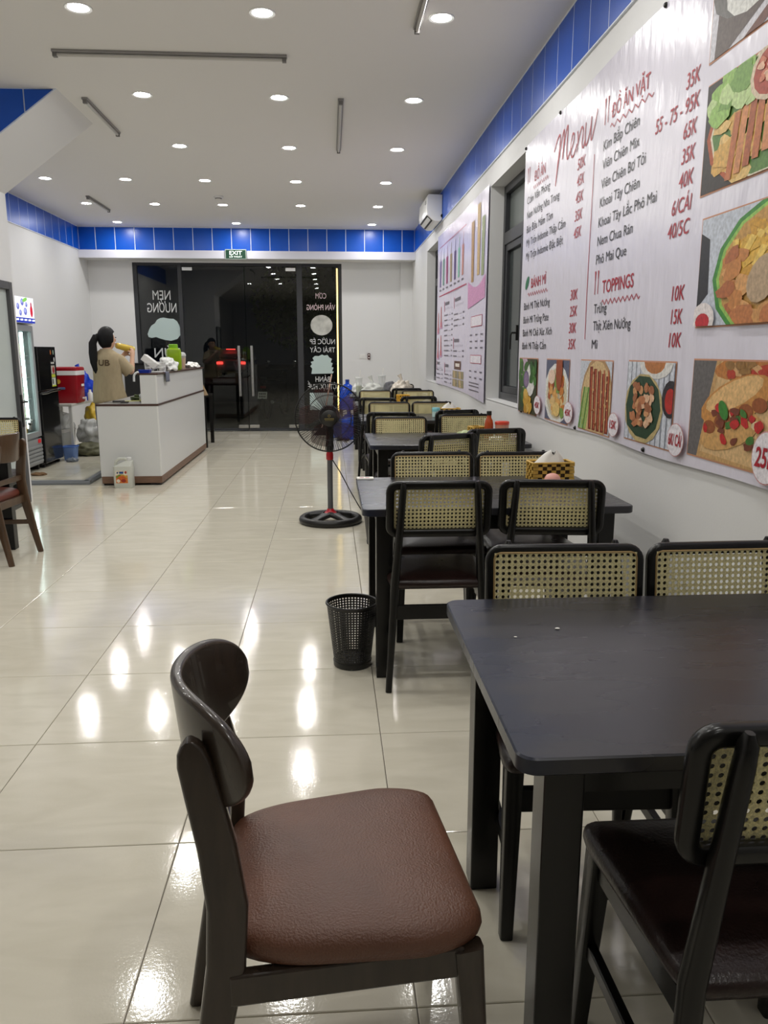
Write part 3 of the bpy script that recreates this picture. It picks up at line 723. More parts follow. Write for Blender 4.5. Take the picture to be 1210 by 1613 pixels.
# ================================================================== BROWN WOODEN CHAIR (faces +x)
def wooden_chair(label, loc, deg, leather, wood, group):
    t = thing('wooden_chair', label, 'chair', loc, R(deg), group)
    o = rrect(0.41, 1.0, 0.13, 8)
    o = [(x, y * (0.385 + 0.062 * min(1, (x + 0.205) / 0.3))) for x, y in o]
    cushion(o, 0.388, 0.445, 0.014).build('seat', leather, t, smooth=60)
    for s in (-1, 1):
        P = [(-0.292, 0), (-0.268, 0.12), (-0.238, 0.27), (-0.214, 0.40), (-0.208, 0.50), (-0.220, 0.60), (-0.238, 0.69), (-0.248, 0.738), (-0.2515, 0.757), (-0.2535, 0.768), (-0.2545, 0.774)]
        W = [0.034, 0.042, 0.052, 0.062, 0.064, 0.060, 0.056, 0.052, 0.043, 0.028, 0.010]
        pp = [(x, s * (0.192 - 0.012 * z / 0.4 if z < 0.4 else 0.18 - 0.024 * (z - 0.4) / 0.38), z) for x, z in P]
        b = MB(); b.path(pp, lambda i: rrect(W[i], 0.028, min(0.009, W[i] * 0.45), 3), up=(0, 1, 0)); b.build('rear_leg', wood, t, smooth=50)
        b = MB(); b.bar((0.203, s * 0.203, 0.0), (0.172, s * 0.197, 0.39), 0.032, 0.028, 0.05, 0.034, up=(0, 1, 0), rd=0.008); b.build('front_leg', wood, t, smooth=40)
        b = MB(); b.bar((-0.21, s * 0.186, 0.362), (0.165, s * 0.198, 0.368), 0.022, 0.055); b.build('side_apron', wood, t, bevel=0.004)
        b = MB(); b.bar((-0.25, s * 0.188, 0.21), (0.182, s * 0.2, 0.195), 0.02, 0.03); b.build('side_stretcher', wood, t, bevel=0.004)
    b = MB(); b.bar((0.165, -0.19, 0.368), (0.165, 0.19, 0.368), 0.022, 0.05); b.build('front_apron', wood, t, bevel=0.004)
    b = MB(); b.bar((-0.212, -0.18, 0.372), (-0.212, 0.18, 0.372), 0.022, 0.05); b.build('rear_apron', wood, t, bevel=0.004)
    b = MB(); b.bar((-0.212, -0.172, 0.515), (-0.212, 0.172, 0.515), 0.018, 0.034); b.build('back_rail', wood, t, bevel=0.004)
    b = MB(); rings = []; hw = 0.207; N = 44
    for i in range(N + 1):
        y = hw * math.sin(math.pi * (i / N - 0.5))
        q = abs(y) / hw; hh = 0.092 * max(0.0006, (1 - q ** 4.0)) ** 0.45
        x = -0.272 + 0.104 * q * q; zc = 0.733 + 0.004 * q
        ang = math.atan2(2 * 0.104 * y / hw / hw, 1.0)
        rings.append([Vector((x, y, zc)) + Vector((math.cos(ang) * (-1), math.sin(ang), 0)) * (-px) + Vector((-0.10 * pz, 0, pz)) for px, pz in rrect(0.021 * min(1, 0.35 + hh / 0.03), 2 * hh, min(0.0085, hh * 0.9, 0.0105 * min(1, 0.35 + hh / 0.03) * 0.9), 3)])
    b.loft(rings); b.build('backrest', wood, t, smooth=50)
    return t
wooden_chair('dark wooden chair with a brown leather seat and curved backrest in the aisle', (0.018, 1.280, 0), 6.6, M_SEATB, M_WOODD, 'wooden chairs with brown seats')
wooden_chair('brown wooden chair cut by the frame edge beside the closet', (-2.292, 5.185, 0), 173.2, mat('red_brown_leather', srgb(112, 56, 42), 0.36, noise=0.15, nscale=6, bump=0.2, bscale=260), M_WOODB, 'wooden chairs with brown seats')

# ================================================================== TABLES
def table(label, x0, x1, y0, y1, zt=0.73, group='black wooden dining tables'):
    cx, cy = (x0 + x1) / 2, (y0 + y1) / 2; w, d = x1 - x0, y1 - y0
    t = thing('dining_table', label, 'table', (cx, cy, 0), 0, group)
    b = MB(); b.loft([[(x, y, z) for x, y in rrect(w - 2 * i, d - 2 * i, 0.03, 5)] for z, i in ((zt - 0.03, 0.003), (zt - 0.027, 0), (zt - 0.003, 0), (zt, 0.003))]); b.build('table_top', M_TTOP, t, smooth=30)
    ins, lg = 0.058, 0.068
    for sx in (-1, 1):
        for sy in (-1, 1):
            b = MB(); px, py = sx * (w / 2 - ins - lg / 2), sy * (d / 2 - ins - lg / 2); b.span(px - lg / 2, px + lg / 2, py - lg / 2, py + lg / 2, 0, zt - 0.03); b.build('leg', M_BLACK, t, bevel=0.004)
        b = MB(); px = sx * (w / 2 - ins - 0.02); b.span(px - 0.011, px + 0.011, -d / 2 + ins + lg, d / 2 - ins - lg, zt - 0.10, zt - 0.03); b.build('side_apron', M_BLACK, t)
        b = MB(); py = sx * (d / 2 - ins - 0.02); b.span(-w / 2 + ins + lg, w / 2 - ins - lg, py - 0.011, py + 0.011, zt - 0.10, zt - 0.03); b.build('long_apron', M_BLACK, t)
    return t
table('worn black dining table nearest the viewer with scratched top', 0.280, 1.372, 1.081, 1.868)
table('black dining table beside the perforated bin, second along the wall', 0.120, 1.214, 3.017, 3.815)
table('black dining table holding the sauce bottle, third along the wall', 0.256, 1.345, 5.146, 5.94)
table('black dining table with the teal cup, fourth along the wall', 0.276, 1.36, 6.99, 7.76)
table('black dining table with the orange tissue box, fifth along the wall', 0.28, 1.36, 8.95, 9.74)
table('black dining table with food bags, farthest along the wall', 0.275, 1.36, 10.75, 11.54)
table('black dining table beside the closet, mostly cut by the frame', -3.21, -2.11, 4.74, 5.52)

# ================================================================== FAN
fx, fy = -0.009, 6.156
fan = thing('pedestal_fan', 'black pedestal fan with red collars standing in the aisle', 'fan', (fx, fy, 0))
b = MB(); ro = 0.222
b.tube([(ro * math.cos(a), ro * math.sin(a), 0.026) for a in [2 * math.pi * k / 40 for k in range(40)]], 0.03, 10, closed=True)
for k in range(4):
    a = R(45 + 90 * k); n = 8
    P = [(r * math.cos(a), r * math.sin(a), 0.026 + 0.05 * (1 - r / ro) ** 1.3) for r in [0.02 + (ro - 0.02) * i / n for i in range(n + 1)]]
    b.path(P, lambda i: rrect(0.125 - 0.055 * math.sin(math.pi * i / n), 0.036, 0.014, 2), up=(0, 0, 1))
b.build('base', M_BLACKP, fan, smooth=50)
b = MB(); b.lathe([(0.058, 0.066), (0.054, 0.08), (0.032, 0.092), (0.024, 0.11)], 24); b.build('base_collar', M_RED, fan, smooth=40)
b = MB(); b.tube([(0, 0, 0.1), (0, 0, 0.56)], 0.0215, 16, up=(0, 1, 0)); b.build('pole', mat('fan_pole', srgb(92, 92, 94), 0.35), fan, smooth=40)
b = MB(); b.lathe([(0.024, 0.50), (0.028, 0.505), (0.028, 0.545), (0.024, 0.562), (0.022, 0.565)], 18); b.build('height_collar', M_RED, fan, smooth=40)
hz = 0.838
b = MB(); b.lathe([(0.026, 0.565), (0.03, 0.58), (0.028, 0.615), (0.02, 0.62)], 18); b.path([(0, 0.0, 0.60), (0.002, 0.02, 0.68), (0.002, 0.03, 0.76), (0, 0.03, hz)], lambda i: rrect(0.06, 0.05, 0.015, 2), up=(0, 1, 0)); b.build('neck', M_BLACKP, fan, smooth=50)
RY = Matrix.Rotation(R(90), 3, 'X')     # lathe axis z -> -y
b = MB(); b.lathe([(0.05, -0.16), (0.075, -0.14), (0.085, -0.06), (0.08, -0.01), (0.05, 0.0)], 24, c=(0, 0.01, hz), M=RY); b.build('motor_housing', M_BLACKP, fan, smooth=40)
CR = 0.262
def grille(name, yc, depth, nw, n_in):
    b = MB()
    b.tube([(CR * math.cos(a), yc, hz + CR * math.sin(a)) for a in [2 * math.pi * k / 56 for k in range(56)]], 0.005, 6, closed=True, up=(0, 1, 0))
    for rr, dd in ((0.17, 0.75), (0.06, 1.0)):
        b.tube([(rr * math.cos(a), yc - depth * dd, hz + rr * math.sin(a)) for a in [2 * math.pi * k / 40 for k in range(40)]], 0.0022, 5, closed=True, up=(0, 1, 0))
    for k in range(nw):
        a = 2 * math.pi * k / nw; c, s = math.cos(a), math.sin(a)
        P = [(r * c, yc - depth * q, hz + r * s) for r, q in ((0.058, 1.0), (0.13, 0.88), (0.2, 0.62), (0.24, 0.32), (CR, 0.0))]
        b.tube(P, 0.0014, 4, up=(0, 1, 0.01))
    return b.build(name, M_BLACKP, fan)
grille('front_grille', -0.085, 0.075, 92, 3); grille('rear_grille', -0.078, -0.06, 44, 3)
M_BLADE = mat('fan_blade', srgb(84, 40, 38), 0.3, alpha=0.34)
for k in range(5):
    a0 = R(90 + 72 * k); b = MB(); pts = []
    def blade(u, v):
        r = 0.045 + 0.185 * v; half = R(15 + 13 * math.sin(math.pi * min(1, v * 0.9 + 0.08)))
        a = a0 + (u - 0.5) * 2 * half + 0.25 * v
        return (r * math.cos(a), -0.085 + 0.03 * (u - 0.5) * 2, hz + r * math.sin(a))
    b.grid(blade, 6, 6); o = b.build('fan_blade', M_BLADE, fan, smooth=80)
    sm = o.modifiers.new('solid', 'SOLIDIFY'); sm.thickness = 0.002
b = MB(); b.lathe([(0.062, 0.0), (0.062, 0.012), (0.054, 0.018)], 28, c=(0, -0.155, hz), M=RY); hub = b.build('hub_badge', M_BLACKP, fan, smooth=40)
M_GOLD = mat('gold_print', srgb(176, 160, 96), 0.35, metal=0.6)
b = MB()
b.tube([(0.009 * math.cos(a), -0.1745, hz + 0.018 + 0.009 * math.sin(a)) for a in [2 * math.pi * k / 6 for k in range(6)]], 0.0016, 4, closed=True, up=(0, 1, 0)); b.build('emblem', M_GOLD, hub)
for dz, w, h in ((-0.004, 0.072, 0.007), (-0.016, 0.066, 0.003)):
    b = MB(); n = 9 if h > 0.005 else 14
    for i in range(n): b.box((-w / 2 + w * (i + 0.5) / n, -0.1735, hz + dz), (w / n * 0.72, 0.001, h))
    o = b.build('brand_mark', M_GOLD, hub); o['kind'] = 'stuff'
b = MB(); b.tube([(0.0, 0.02, 0.53), (0.03, 0.03, 0.48), (0.08, 0.02, 0.40), (0.15, -0.04, 0.27), (0.22, -0.10, 0.15), (0.29, -0.16, 0.05), (0.36, -0.2, 0.006), (0.6, -0.22, 0.006), (1.1, -0.2, 0.006)], 0.0042, 6, up=(0, 1, 0)); b.build('power_cord', M_BLACKM, fan, smooth=60)

# ================================================================== WASTE BINS
def bin_(label, x, y, r0, r1, h, perforated, m):
    t = thing('waste_bin', label, 'bin', (x, y, 0))
    if perforated:
        b = MB(); b.recalc = False; nu, nv = 96, 46
        V = [b.add([((r0 + (r1 - r0) * v) * math.cos(2 * math.pi * i / nu), (r0 + (r1 - r0) * v) * math.sin(2 * math.pi * i / nu), 0.02 + (h - 0.03) * v) for i in range(nu)]) for v in [j / nv for j in range(nv + 1)]]
        for j in range(nv):
            for i in range(nu):
                if i % 2 and j % 2 and 2 < j < nv - 2: continue
                b.face((V[j][i], V[j][(i + 1) % nu], V[j + 1][(i + 1) % nu], V[j + 1][i]))
        o = b.build('perforated_wall', m, t); sm = o.modifiers.new('solid', 'SOLIDIFY'); sm.thickness = 0.0016
    else:
        b = MB(); b.lathe([(r0, 0.02), (r1, h - 0.01), (r1 - 0.004, h - 0.01), (r0 - 0.004, 0.024)], 32, cap0=False, cap1=False); b.build('wall', m, t, smooth=40)
    b = MB(); b.lathe([(r0 - 0.002, 0.0), (r0 + 0.002, 0.004), (r0 + 0.004, 0.026), (r0 - 0.002, 0.028)], 32); b.build('base', m, t, smooth=40)
    b = MB(); b.tube([(r1 * math.cos(a), r1 * math.sin(a), h - 0.008) for a in [2 * math.pi * k / 36 for k in range(36)]], 0.0055, 8, closed=True); b.build('rim', m, t, smooth=60)
bin_('black perforated plastic waste bin beside the second table', 0.082, 3.235, 0.08, 0.109, 0.29, True, M_BLACKP)
bin_('plain dark grey waste bin half hidden behind a table leg', 0.325, 5.41, 0.078, 0.104, 0.27, False, mat('bin_grey', srgb(58, 56, 54), 0.45))

# ================================================================== AIR CONDITIONER
ac = thing('air_conditioner', 'white wall air conditioner above the drinks banner', 'air conditioner', (XR - 0.016, 9.86, 2.86))
prof = [(0, 0.02), (0, 0.30), (-0.165, 0.305), (-0.185, 0.28), (-0.192, 0.13), (-0.18, 0.075), (-0.11, 0.012), (-0.09, 0.0), (-0.03, 0.0)]
b = MB(); b.prism(prof, lambda x, z, t: (x, t, z), 0.0, 0.80); b.build('casing', M_WHITE, ac, bevel=0.006, seg=2)
b = MB(); b.prism([(-0.181, 0.074), (-0.112, 0.011), (-0.106, 0.017), (-0.175, 0.08)], lambda x, z, t: (x - 0.004, t, z - 0.004), 0.06, 0.74); b.build('outlet', M_BLACKM, ac)
b = MB(); b.box((-0.152, 0.4, 0.036), (0.05, 0.66, 0.006), Matrix.Rotation(R(42), 3, 'Y')); b.build('louvre', M_WHITE, ac)
b = MB(); b.span(-0.1945, -0.190, 0.05, 0.13, 0.2, 0.235); b.build('display', mat('ac_display', srgb(150, 150, 152), 0.3), ac)
b = MB(); b.tube([(0, -0.012, 0.06), (0, 0.012, 0.06)], 0.02, 14, up=(0, 0, 1)); b.build('pipe_grommet', M_BLACKM, ac)

# ================================================================== EXIT SIGN, SWITCHES
ex = thing('exit_sign', 'green exit sign with white lettering on the beam', 'sign', (-1.442, Y_BEAM - 0.03, 2.74))
b = MB(); b.span(-0.165, 0.165, -0.035, 0.0, 0.0, 0.15); b.build('frame', mat('exit_frame', srgb(176, 190, 182), 0.4), ex, bevel=0.004)
b = MB(); b.span(-0.153, 0.153, -0.038, -0.034, 0.011, 0.139); b.build('face', mat('exit_green', srgb(14, 56, 38), 0.35, emit=srgb(14, 60, 40), estr=0.35), ex)
M_EXT = mat('exit_white', (0.9, 0.95, 0.9), 0.5, emit=(0.9, 1, 0.92), estr=0.7)
lettering('letters', ex, 'EXIT', (-0.098, -0.0395, 0.068), (1, 0, 0), (0, 0, 1), 0.196, 0.056, M_EXT, 0.012)
lettering('letters', ex, 'LỐI THOÁT', (-0.098, -0.0395, 0.026), (1, 0, 0), (0, 0, 1), 0.196, 0.024, M_EXT, 0.008)
sw = thing('wall_switch', 'small white wall switch plate beside the shop front', 'switch', (0.56, YB, 1.246))
b = MB(); b.span(-0.055, 0.055, -0.01, 0, -0.037, 0.037); b.build('plate', M_WHITE, sw, bevel=0.003)
b = MB(); b.span(-0.014, 0.014, -0.014, -0.01, -0.012, 0.012); b.build('rocker', M_WHITEM, sw)
fb = thing('alarm_button', 'small dark red push button next to the switch', 'button', (0.659, YB, 1.246))
b = MB(); b.span(-0.021, 0.021, -0.03, 0, -0.05, 0.05); b.build('box', mat('alarm_red', srgb(72, 26, 30), 0.4), fb, bevel=0.003)
for z in (-0.022, 0.024):
    b = MB(); b.lathe([(0.011, 0.0), (0.011, 0.005)], 12, c=(0, -0.03, z), M=RY); b.build('push_button', M_PAPER, fb)

# ================================================================== SERVICE COUNTER
ct = thing('service_counter', 'white two-tier service counter with brown edges and wooden plinth', 'counter', (-2.02, 9.5, 0))
def cb(name, x0, x1, y0, y1, z0, z1, m, bev=0.003): b = MB(); b.span(x0 + 2.02, x1 + 2.02, y0 - 9.5, y1 - 9.5, z0, z1); return b.build(name, m, ct, bevel=bev)
cb('lower_body', -2.318, -1.718, 8.035, 10.98, 0.09, 0.80, M_COUNTER)
cb('worktop', -2.325, -1.710, 8.028, 10.985, 0.80, 0.818, M_CTOP)
cb('upper_body', -1.878, -1.718, 8.035, 10.94, 0.818, 1.105, M_COUNTER)
cb('shelf_top', -1.90, -1.700, 8.028, 10.95, 1.105, 1.122, M_CTOP)
cb('plinth', -2.31, -1.713, 8.03, 10.97, 0.022, 0.092, M_PLINTH)
for y in (8.12, 9.0, 9.9, 10.85):
    for x in (-2.25, -1.79): cb('foot', x - 0.05, x + 0.05, y - 0.07, y + 0.07, 0, 0.024, M_BLACKM)
cb('corner_strip', -1.728, -1.7135, 8.0315, 8.05, 0.095, 0.80, M_WHITE, 0.002); cb('corner_strip', -1.728, -1.7135, 8.0315, 8.05, 0.82, 1.105, M_WHITE, 0.002)
cb('steel_surface', -2.30, -1.885, 8.06, 10.9, 0.818, 0.8195, mat('worktop_grey', srgb(150, 148, 144), 0.35))

# helper for plastic bags and cloths: lumpy closed blob
def blob(name, label, cat, c, d, m, seed, knot=False, rough=0.18, flat=0.0, group=None):
    rnd = random.Random(seed); ph = [(rnd.uniform(2, 6), rnd.uniform(2, 6), rnd.uniform(2, 6), rnd.uniform(0, 6)) for _ in range(6)]
    def fn(p):
        n = Vector((p.x / d[0], p.y / d[1], p.z / d[2])); k = 1 + rough * sum(math.sin(a * 3 * n.x + e) * math.cos(bb * 3 * n.y - e) * math.sin(cc * 2.6 * n.z + e) for a, bb, cc, e in ph) * 0.6
        q = p * k; q.z = max(q.z, -d[2] / 2 * (1 - flat)); return q
    t = thing(name, label, cat, (c[0], c[1], c[2]), 0, group)
    b = MB(); b.ball((0, 0, d[2] / 2 * (1 - flat)), d[0] / 2, d[1] / 2, d[2] / 2, 40, 24, fn); b.build('bag_body', m, t, smooth=70)
    if knot:
        z = d[2] * (1 - flat * 0.5); b = MB(); b.path([(0, 0, z - 0.03), (0.005, 0, z + 0.01), (-0.01, 0.0, z + 0.05), (-0.03, 0.005, z + 0.09)], lambda i: [(x * (1 + 0.2 * math.sin(k * 2)), y) for k, (x, y) in enumerate(ellipse([0.03, 0.012, 0.02, 0.034][i], [0.03, 0.012, 0.012, 0.012][i], 10))], up=(0, 1, 0)); b.build('bag_neck', m, t, smooth=50)
    return t
def plastic(name, col, alpha, rough=0.2): return mat(name, col, rough, alpha=alpha, bump=0.6, bscale=30)
M_BAGC = plastic('clear_bag', srgb(225, 228, 228), 0.5, 0.12)
M_BAGW = plastic('white_bag', srgb(228, 229, 226), 0.93, 0.3)
# wire basket with folded boxes
ZS = 1.122
t = thing('wire_basket', 'white wire basket on the counter shelf with packaging', 'basket', (-1.80, 8.42, ZS)); b = MB()
for z, s in ((0.004, 0.9), (0.05, 0.95), (0.1, 1.0)): b.tube([(x * s, y * s, z) for x, y in rrect(0.17, 0.30, 0.03, 3)], 0.003, 5, closed=True)
for x, y in rrect(0.17, 0.30, 0.03, 3)[::1]: b.tube([(x * 0.9, y * 0.9, 0.004), (x, y, 0.1)], 0.0018, 4, up=(0, 1, 0))
for k in range(9): y = -0.13 + k * 0.0325; b.tube([(-0.077, y * 0.9, 0.004), (-0.083, y, 0.1)], 0.0018, 4, up=(0, 1, 0)); b.tube([(0.077, y * 0.9, 0.004), (0.083, y, 0.1)], 0.0018, 4, up=(0, 1, 0)); b.tube([(-0.077, y * 0.9, 0.004), (0.077, y * 0.9, 0.004)], 0.0018, 4)
b.build('wires', M_WHITE, t)
t = thing('foam_box', 'white folded foam box leaning in the wire basket', 'box', (-1.82, 8.37, ZS + 0.055)); b = MB(); b.box((-0.02, -0.02, 0.05), (0.17, 0.05, 0.07), Matrix.Rotation(R(38), 3, 'Y')); b.build('lower_shell', M_WHITEM, t, bevel=0.006)
b = MB(); b.box((-0.015, 0.035, 0.05), (0.165, 0.045, 0.066), Matrix.Rotation(R(38), 3, 'Y')); b.build('upper_shell', M_WHITE, t, bevel=0.006)
blob('plastic_bag', 'crumpled white plastic bag beside the green jug', 'plastic bag', (-1.775, 8.98, ZS), (0.19, 0.36, 0.17), M_BAGW, 3, flat=0.35, rough=0.3)
# tray, cloth, tap
t = thing('blue_tray', 'small blue plastic tray on the counter shelf end', 'tray', (-1.84, 8.12, ZS)); b = MB(); b.loft([[(x, y, 0.0) for x, y in rrect(0.10, 0.12, 0.015)], [(x * 1.1, y * 1.1, 0.028) for x, y in rrect(0.10, 0.12, 0.015)]], cap1=False); b.build('dish', mat('blue_plastic', srgb(24, 52, 160), 0.35), t, smooth=40)
b = MB(); b.tube([(x * 1.1, y * 1.1, 0.028) for x, y in rrect(0.10, 0.12, 0.015)], 0.004, 6, closed=True); b.build('rim', mat('blue_plastic'), t)
def drape(u, v):
    L = [(-0.09, 0.004), (-0.02, 0.004), (0.004, 0.0), (0.009, -0.03), (0.010, -0.10)]
    i = min(int(v * 4), 3); f = v * 4 - i; x = L[i][0] + f * (L[i + 1][0] - L[i][0]); z = L[i][1] + f * (L[i + 1][1] - L[i][1])
    return (x + 0.003 * math.sin(u * 14) * v, (u - 0.5) * 0.17 + 0.006 * math.sin(v * 5), z)
b = MB(); b.grid(drape, 10, 12); o = b.build('cleaning_cloth', mat('grey_cloth', srgb(104, 108, 124), 0.9, noise=0.2, nscale=40), smooth=60, loc=(-1.700, 8.48, ZS)); sm = o.modifiers.new('solid', 'SOLIDIFY'); sm.thickness = 0.003
tag(o, 'grey cleaning cloth hanging over the counter shelf edge', 'cloth')
t = thing('faucet', 'white curved tap rising behind the counter shelf', 'faucet', (-2.04, 8.9, 0.818)); b = MB(); b.tube([(0, 0, 0), (0, 0, 0.24)] + [(-0.05 + 0.05 * math.cos(a), 0, 0.24 + 0.05 * math.sin(a)) for a in [R(x) for x in (25, 50, 75, 100, 130, 160, 180)]] + [(-0.102, 0, 0.19)], 0.012, 10, up=(0, 1, 0)); b.build('spout', M_WHITE, t, smooth=50)
b = MB(); b.lathe([(0.025, 0), (0.025, 0.02), (0.014, 0.03)], 14); b.build('collar', M_CHROME, t, smooth=40)
# green water jug
M_GRN = mat('green_plastic', srgb(150, 186, 30), 0.25, trans=0.25)
t = thing('green_jug', 'lime green plastic water jug on the counter shelf', 'jug', (-1.80, 9.42, ZS), R(20)); b = MB()
b.loft([[(x * s, y * s, z) for x, y in rrect(0.16, 0.16, 0.035, 4)] for z, s in ((0, 0.9), (0.01, 1.0), (0.19, 1.02), (0.23, 0.95), (0.25, 0.6))]); b.build('body', M_GRN, t, smooth=45)
b = MB(); b.lathe([(0.052, 0.245), (0.052, 0.285), (0.045, 0.29)], 18); b.build('lid', mat('green_lid', srgb(120, 176, 24), 0.35), t, smooth=40)
b = MB(); b.path([(0.0, 0.045, 0.28), (0.0, 0.11, 0.275), (0.0, 0.125, 0.22), (0.0, 0.118, 0.1)], lambda i: rrect(0.02, 0.014, 0.005, 2), up=(1, 0, 0)); b.build('handle', mat('green_lid'), t, smooth=50)
def cup(label, c, h, r0, r1, liquid, lcol, straw=True, dome=False, name='drink_cup', group=None):
    t = thing(name, label, 'cup', c, 0, group)
    b = MB(); b.lathe([(r0, 0.0), (r1, h)], 20, cap1=False); b.build('cup_wall', mat('clear_cup', srgb(230, 234, 232), 0.1, alpha=0.35), t, smooth=40)
    b = MB(); b.lathe([(r0 * 0.95, 0.004), (r0 * 0.95 + (r1 - r0) * liquid, h * liquid)], 20); b.build('drink', lcol, t, smooth=40)
    b = MB(); b.lathe([(r1 * 1.05, h - 0.004), (r1 * 1.05, h + 0.006)] + ([(r1 * 0.8, h + 0.03), (r1 * 0.3, h + 0.04)] if dome else [(r1 * 0.9, h + 0.01)]), 20); b.build('lid', mat('clear_lid', srgb(236, 238, 236), 0.2, alpha=0.6), t, smooth=40)
    if straw: b = MB(); b.tube([(0, 0, h * 0.5), (0.02, 0, h + 0.11)], 0.004, 6, up=(0, 1, 0)); b.build('straw', M_PAPER, t)
    return t
cup('plastic cup of orange drink on the counter shelf', (-1.79, 9.92, ZS), 0.16, 0.028, 0.042, 0.8, mat('orange_drink', srgb(206, 140, 40), 0.2), False, True)
blob('paper_wrap', 'crumpled white paper wrap at the far end of the counter shelf', 'paper', (-1.79, 10.62, ZS), (0.15, 0.42, 0.09), M_PAPER, 11, flat=0.45, rough=0.25)
# things on the low worktop
t = thing('kitchen_knife', 'dark handled knife with yellow blade on the low worktop', 'knife', (-2.06, 8.25, 0.8195), R(20)); b = MB(); b.box((-0.09, 0, 0.014), (0.12, 0.03, 0.022)); b.build('handle', M_BLACKP, t, bevel=0.006)
b = MB(); b.prism([(-0.03, -0.018), (0.10, -0.022), (0.15, 0.0), (0.10, 0.02), (-0.03, 0.018)], lambda x, y, z: (x, y, z), 0.012, 0.02); b.build('blade', mat('yellow_steel', srgb(206, 204, 110), 0.3), t, bevel=0.003)
t = thing('scissors', 'black scissors lying on the low worktop edge', 'scissors', (-2.13, 8.13, 0.8195), R(8)); b = MB()
for s in (-1, 1):
    b = MB(); b.tube([(0.065 + 0.035 * math.cos(a), s * 0.026 + 0.022 * math.sin(a), 0.012) for a in [2 * math.pi * k / 12 for k in range(12)]], 0.007, 6, closed=True); b.build('grip', M_BLACKP, t, smooth=50)
    b = MB(); b.bar((0.035, s * 0.012, 0.012), (-0.13, -s * 0.010, 0.012), 0.018, 0.006, 0.005, 0.004); b.build('blade', M_ALU, t)
blob('herb_bundle', 'dark green herb bundle on the worktop beside the shelf', 'herbs', (-2.02, 8.62, 0.8195), (0.18, 0.14, 0.07), mat('herb_green', srgb(62, 74, 30), 0.7, noise=0.4, nscale=50), 21, flat=0.4, rough=0.3)
t = thing('salt_shaker', 'small steel shaker against the upper counter tier', 'shaker', (-1.94, 8.32, 0.8195)); b = MB(); b.lathe([(0.018, 0), (0.02, 0.004), (0.019, 0.06)], 14); b.build('body', M_STEEL, t, smooth=40)
b = MB(); b.lathe([(0.02, 0.06), (0.02, 0.075), (0.012, 0.085)], 14); b.build('cap', M_CHROME, t, smooth=40)
# jerrycan in front
t = thing('jerrycan', 'translucent white jerrycan with an orange label before the counter', 'jerrycan', (-2.065, 7.93, 0))
M_JC = mat('jerrycan_plastic', srgb(222, 224, 214), 0.35, trans=0.15)
b = MB(); b.loft([[(x * s, y * s, z) for x, y in rrect(0.185, 0.12, 0.025, 4)] for z, s in ((0, 0.94), (0.008, 1.0), (0.20, 1.0), (0.215, 0.99))]); b.build('body', M_JC, t, smooth=45)
b = MB(); b.loft([[(x, y, 0.213) for x, y in rrect(0.183, 0.118, 0.025, 4)], [(x * 0.55 + 0.055, y * 0.7, 0.262) for x, y in rrect(0.15, 0.10, 0.025, 4)], [(x * 0.3 + 0.062, y * 0.6, 0.27) for x, y in rrect(0.15, 0.10, 0.025, 4)]]); b.build('shoulder', M_JC, t, smooth=45)
b = MB(); b.path([(-0.078, 0, 0.21), (-0.07, 0, 0.262), (-0.04, 0, 0.286), (0.015, 0, 0.288), (0.05, 0, 0.268)], lambda i: rrect(0.03, 0.034, 0.01, 2), up=(0, 1, 0)); b.build('handle', M_JC, t, smooth=50)
b = MB(); b.lathe([(0.02, 0.262), (0.02, 0.276), (0.024, 0.277), (0.024, 0.30), (0.02, 0.302)], 18, c=(0.058, 0, 0)); b.build('screw_cap', M_WHITE, t, smooth=40)
b = MB(); b.lathe([(0.0, 0.0)] * 0 + [(0.09, 0.006), (0.091, 0.055)], 4) if False else b.loft([[(x * 0.955, y * 0.94, z) for x, y in rrect(0.185, 0.12, 0.025, 4)] for z in (0.004, 0.06)]); b.build('liquid', mat('pale_liquid', srgb(190, 192, 150), 0.2), t, smooth=45)
def jl(u, v, o): return Vector((-0.065 + 0.115 * u, -0.0605 - o, 0.05 + 0.125 * v))
random.seed(3)
picture('label_print', t, jl, [([(0, 0.62), (1, 0.62), (1, 1), (0, 1)], (232, 222, 200)), (stick(0.30, 0.84, 0.66, 0.84, 0.17), (30, 70, 130)), (ell(0.15, 0.84, 0.07, 0.08), (40, 60, 110)), (ell(0.85, 0.86, 0.09, 0.11), (170, 50, 30)), (ell(0.3, 0.55, 0.3, 0.14, 20), (110, 140, 50)), (ell(0.7, 0.55, 0.3, 0.12, -20), (200, 160, 60)), (ell(0.5, 0.40, 0.36, 0.2), (206, 96, 40)), (ell(0.2, 0.18, 0.15, 0.14), (238, 226, 206)), (ell(0.65, 0.2, 0.2, 0.14), (150, 50, 30))], (216, 120, 44))

# black table behind the counter with a beige board
t = thing('side_table', 'narrow black table standing behind the counter end', 'table', (-2.0, 11.5, 0)); b = MB(); b.span(-0.35, 0.28, -0.35, 0.35, 0.70, 0.725); b.build('table_top', M_BLACK, t, bevel=0.003)
for sx in (-0.32, 0.25):
    for sy in (-0.32, 0.32): b = MB(); b.span(sx - 0.025, sx + 0.025, sy - 0.025, sy + 0.025, 0, 0.70); b.build('leg', M_BLACK, t, bevel=0.003)
t = thing('cardboard_sheet', 'beige cardboard sheet leaning at the counter end', 'cardboard', (-1.74, 11.3, 0.726)); b = MB(); b.prism([(-0.10, 0.0), (0.03, 0.0), (-0.04, 0.16), (-0.10, 0.20)], lambda x, z, y: (x, y, z), 0.0, 0.012); b.build('sheet', mat('cardboard', srgb(178, 152, 118), 0.8), t)

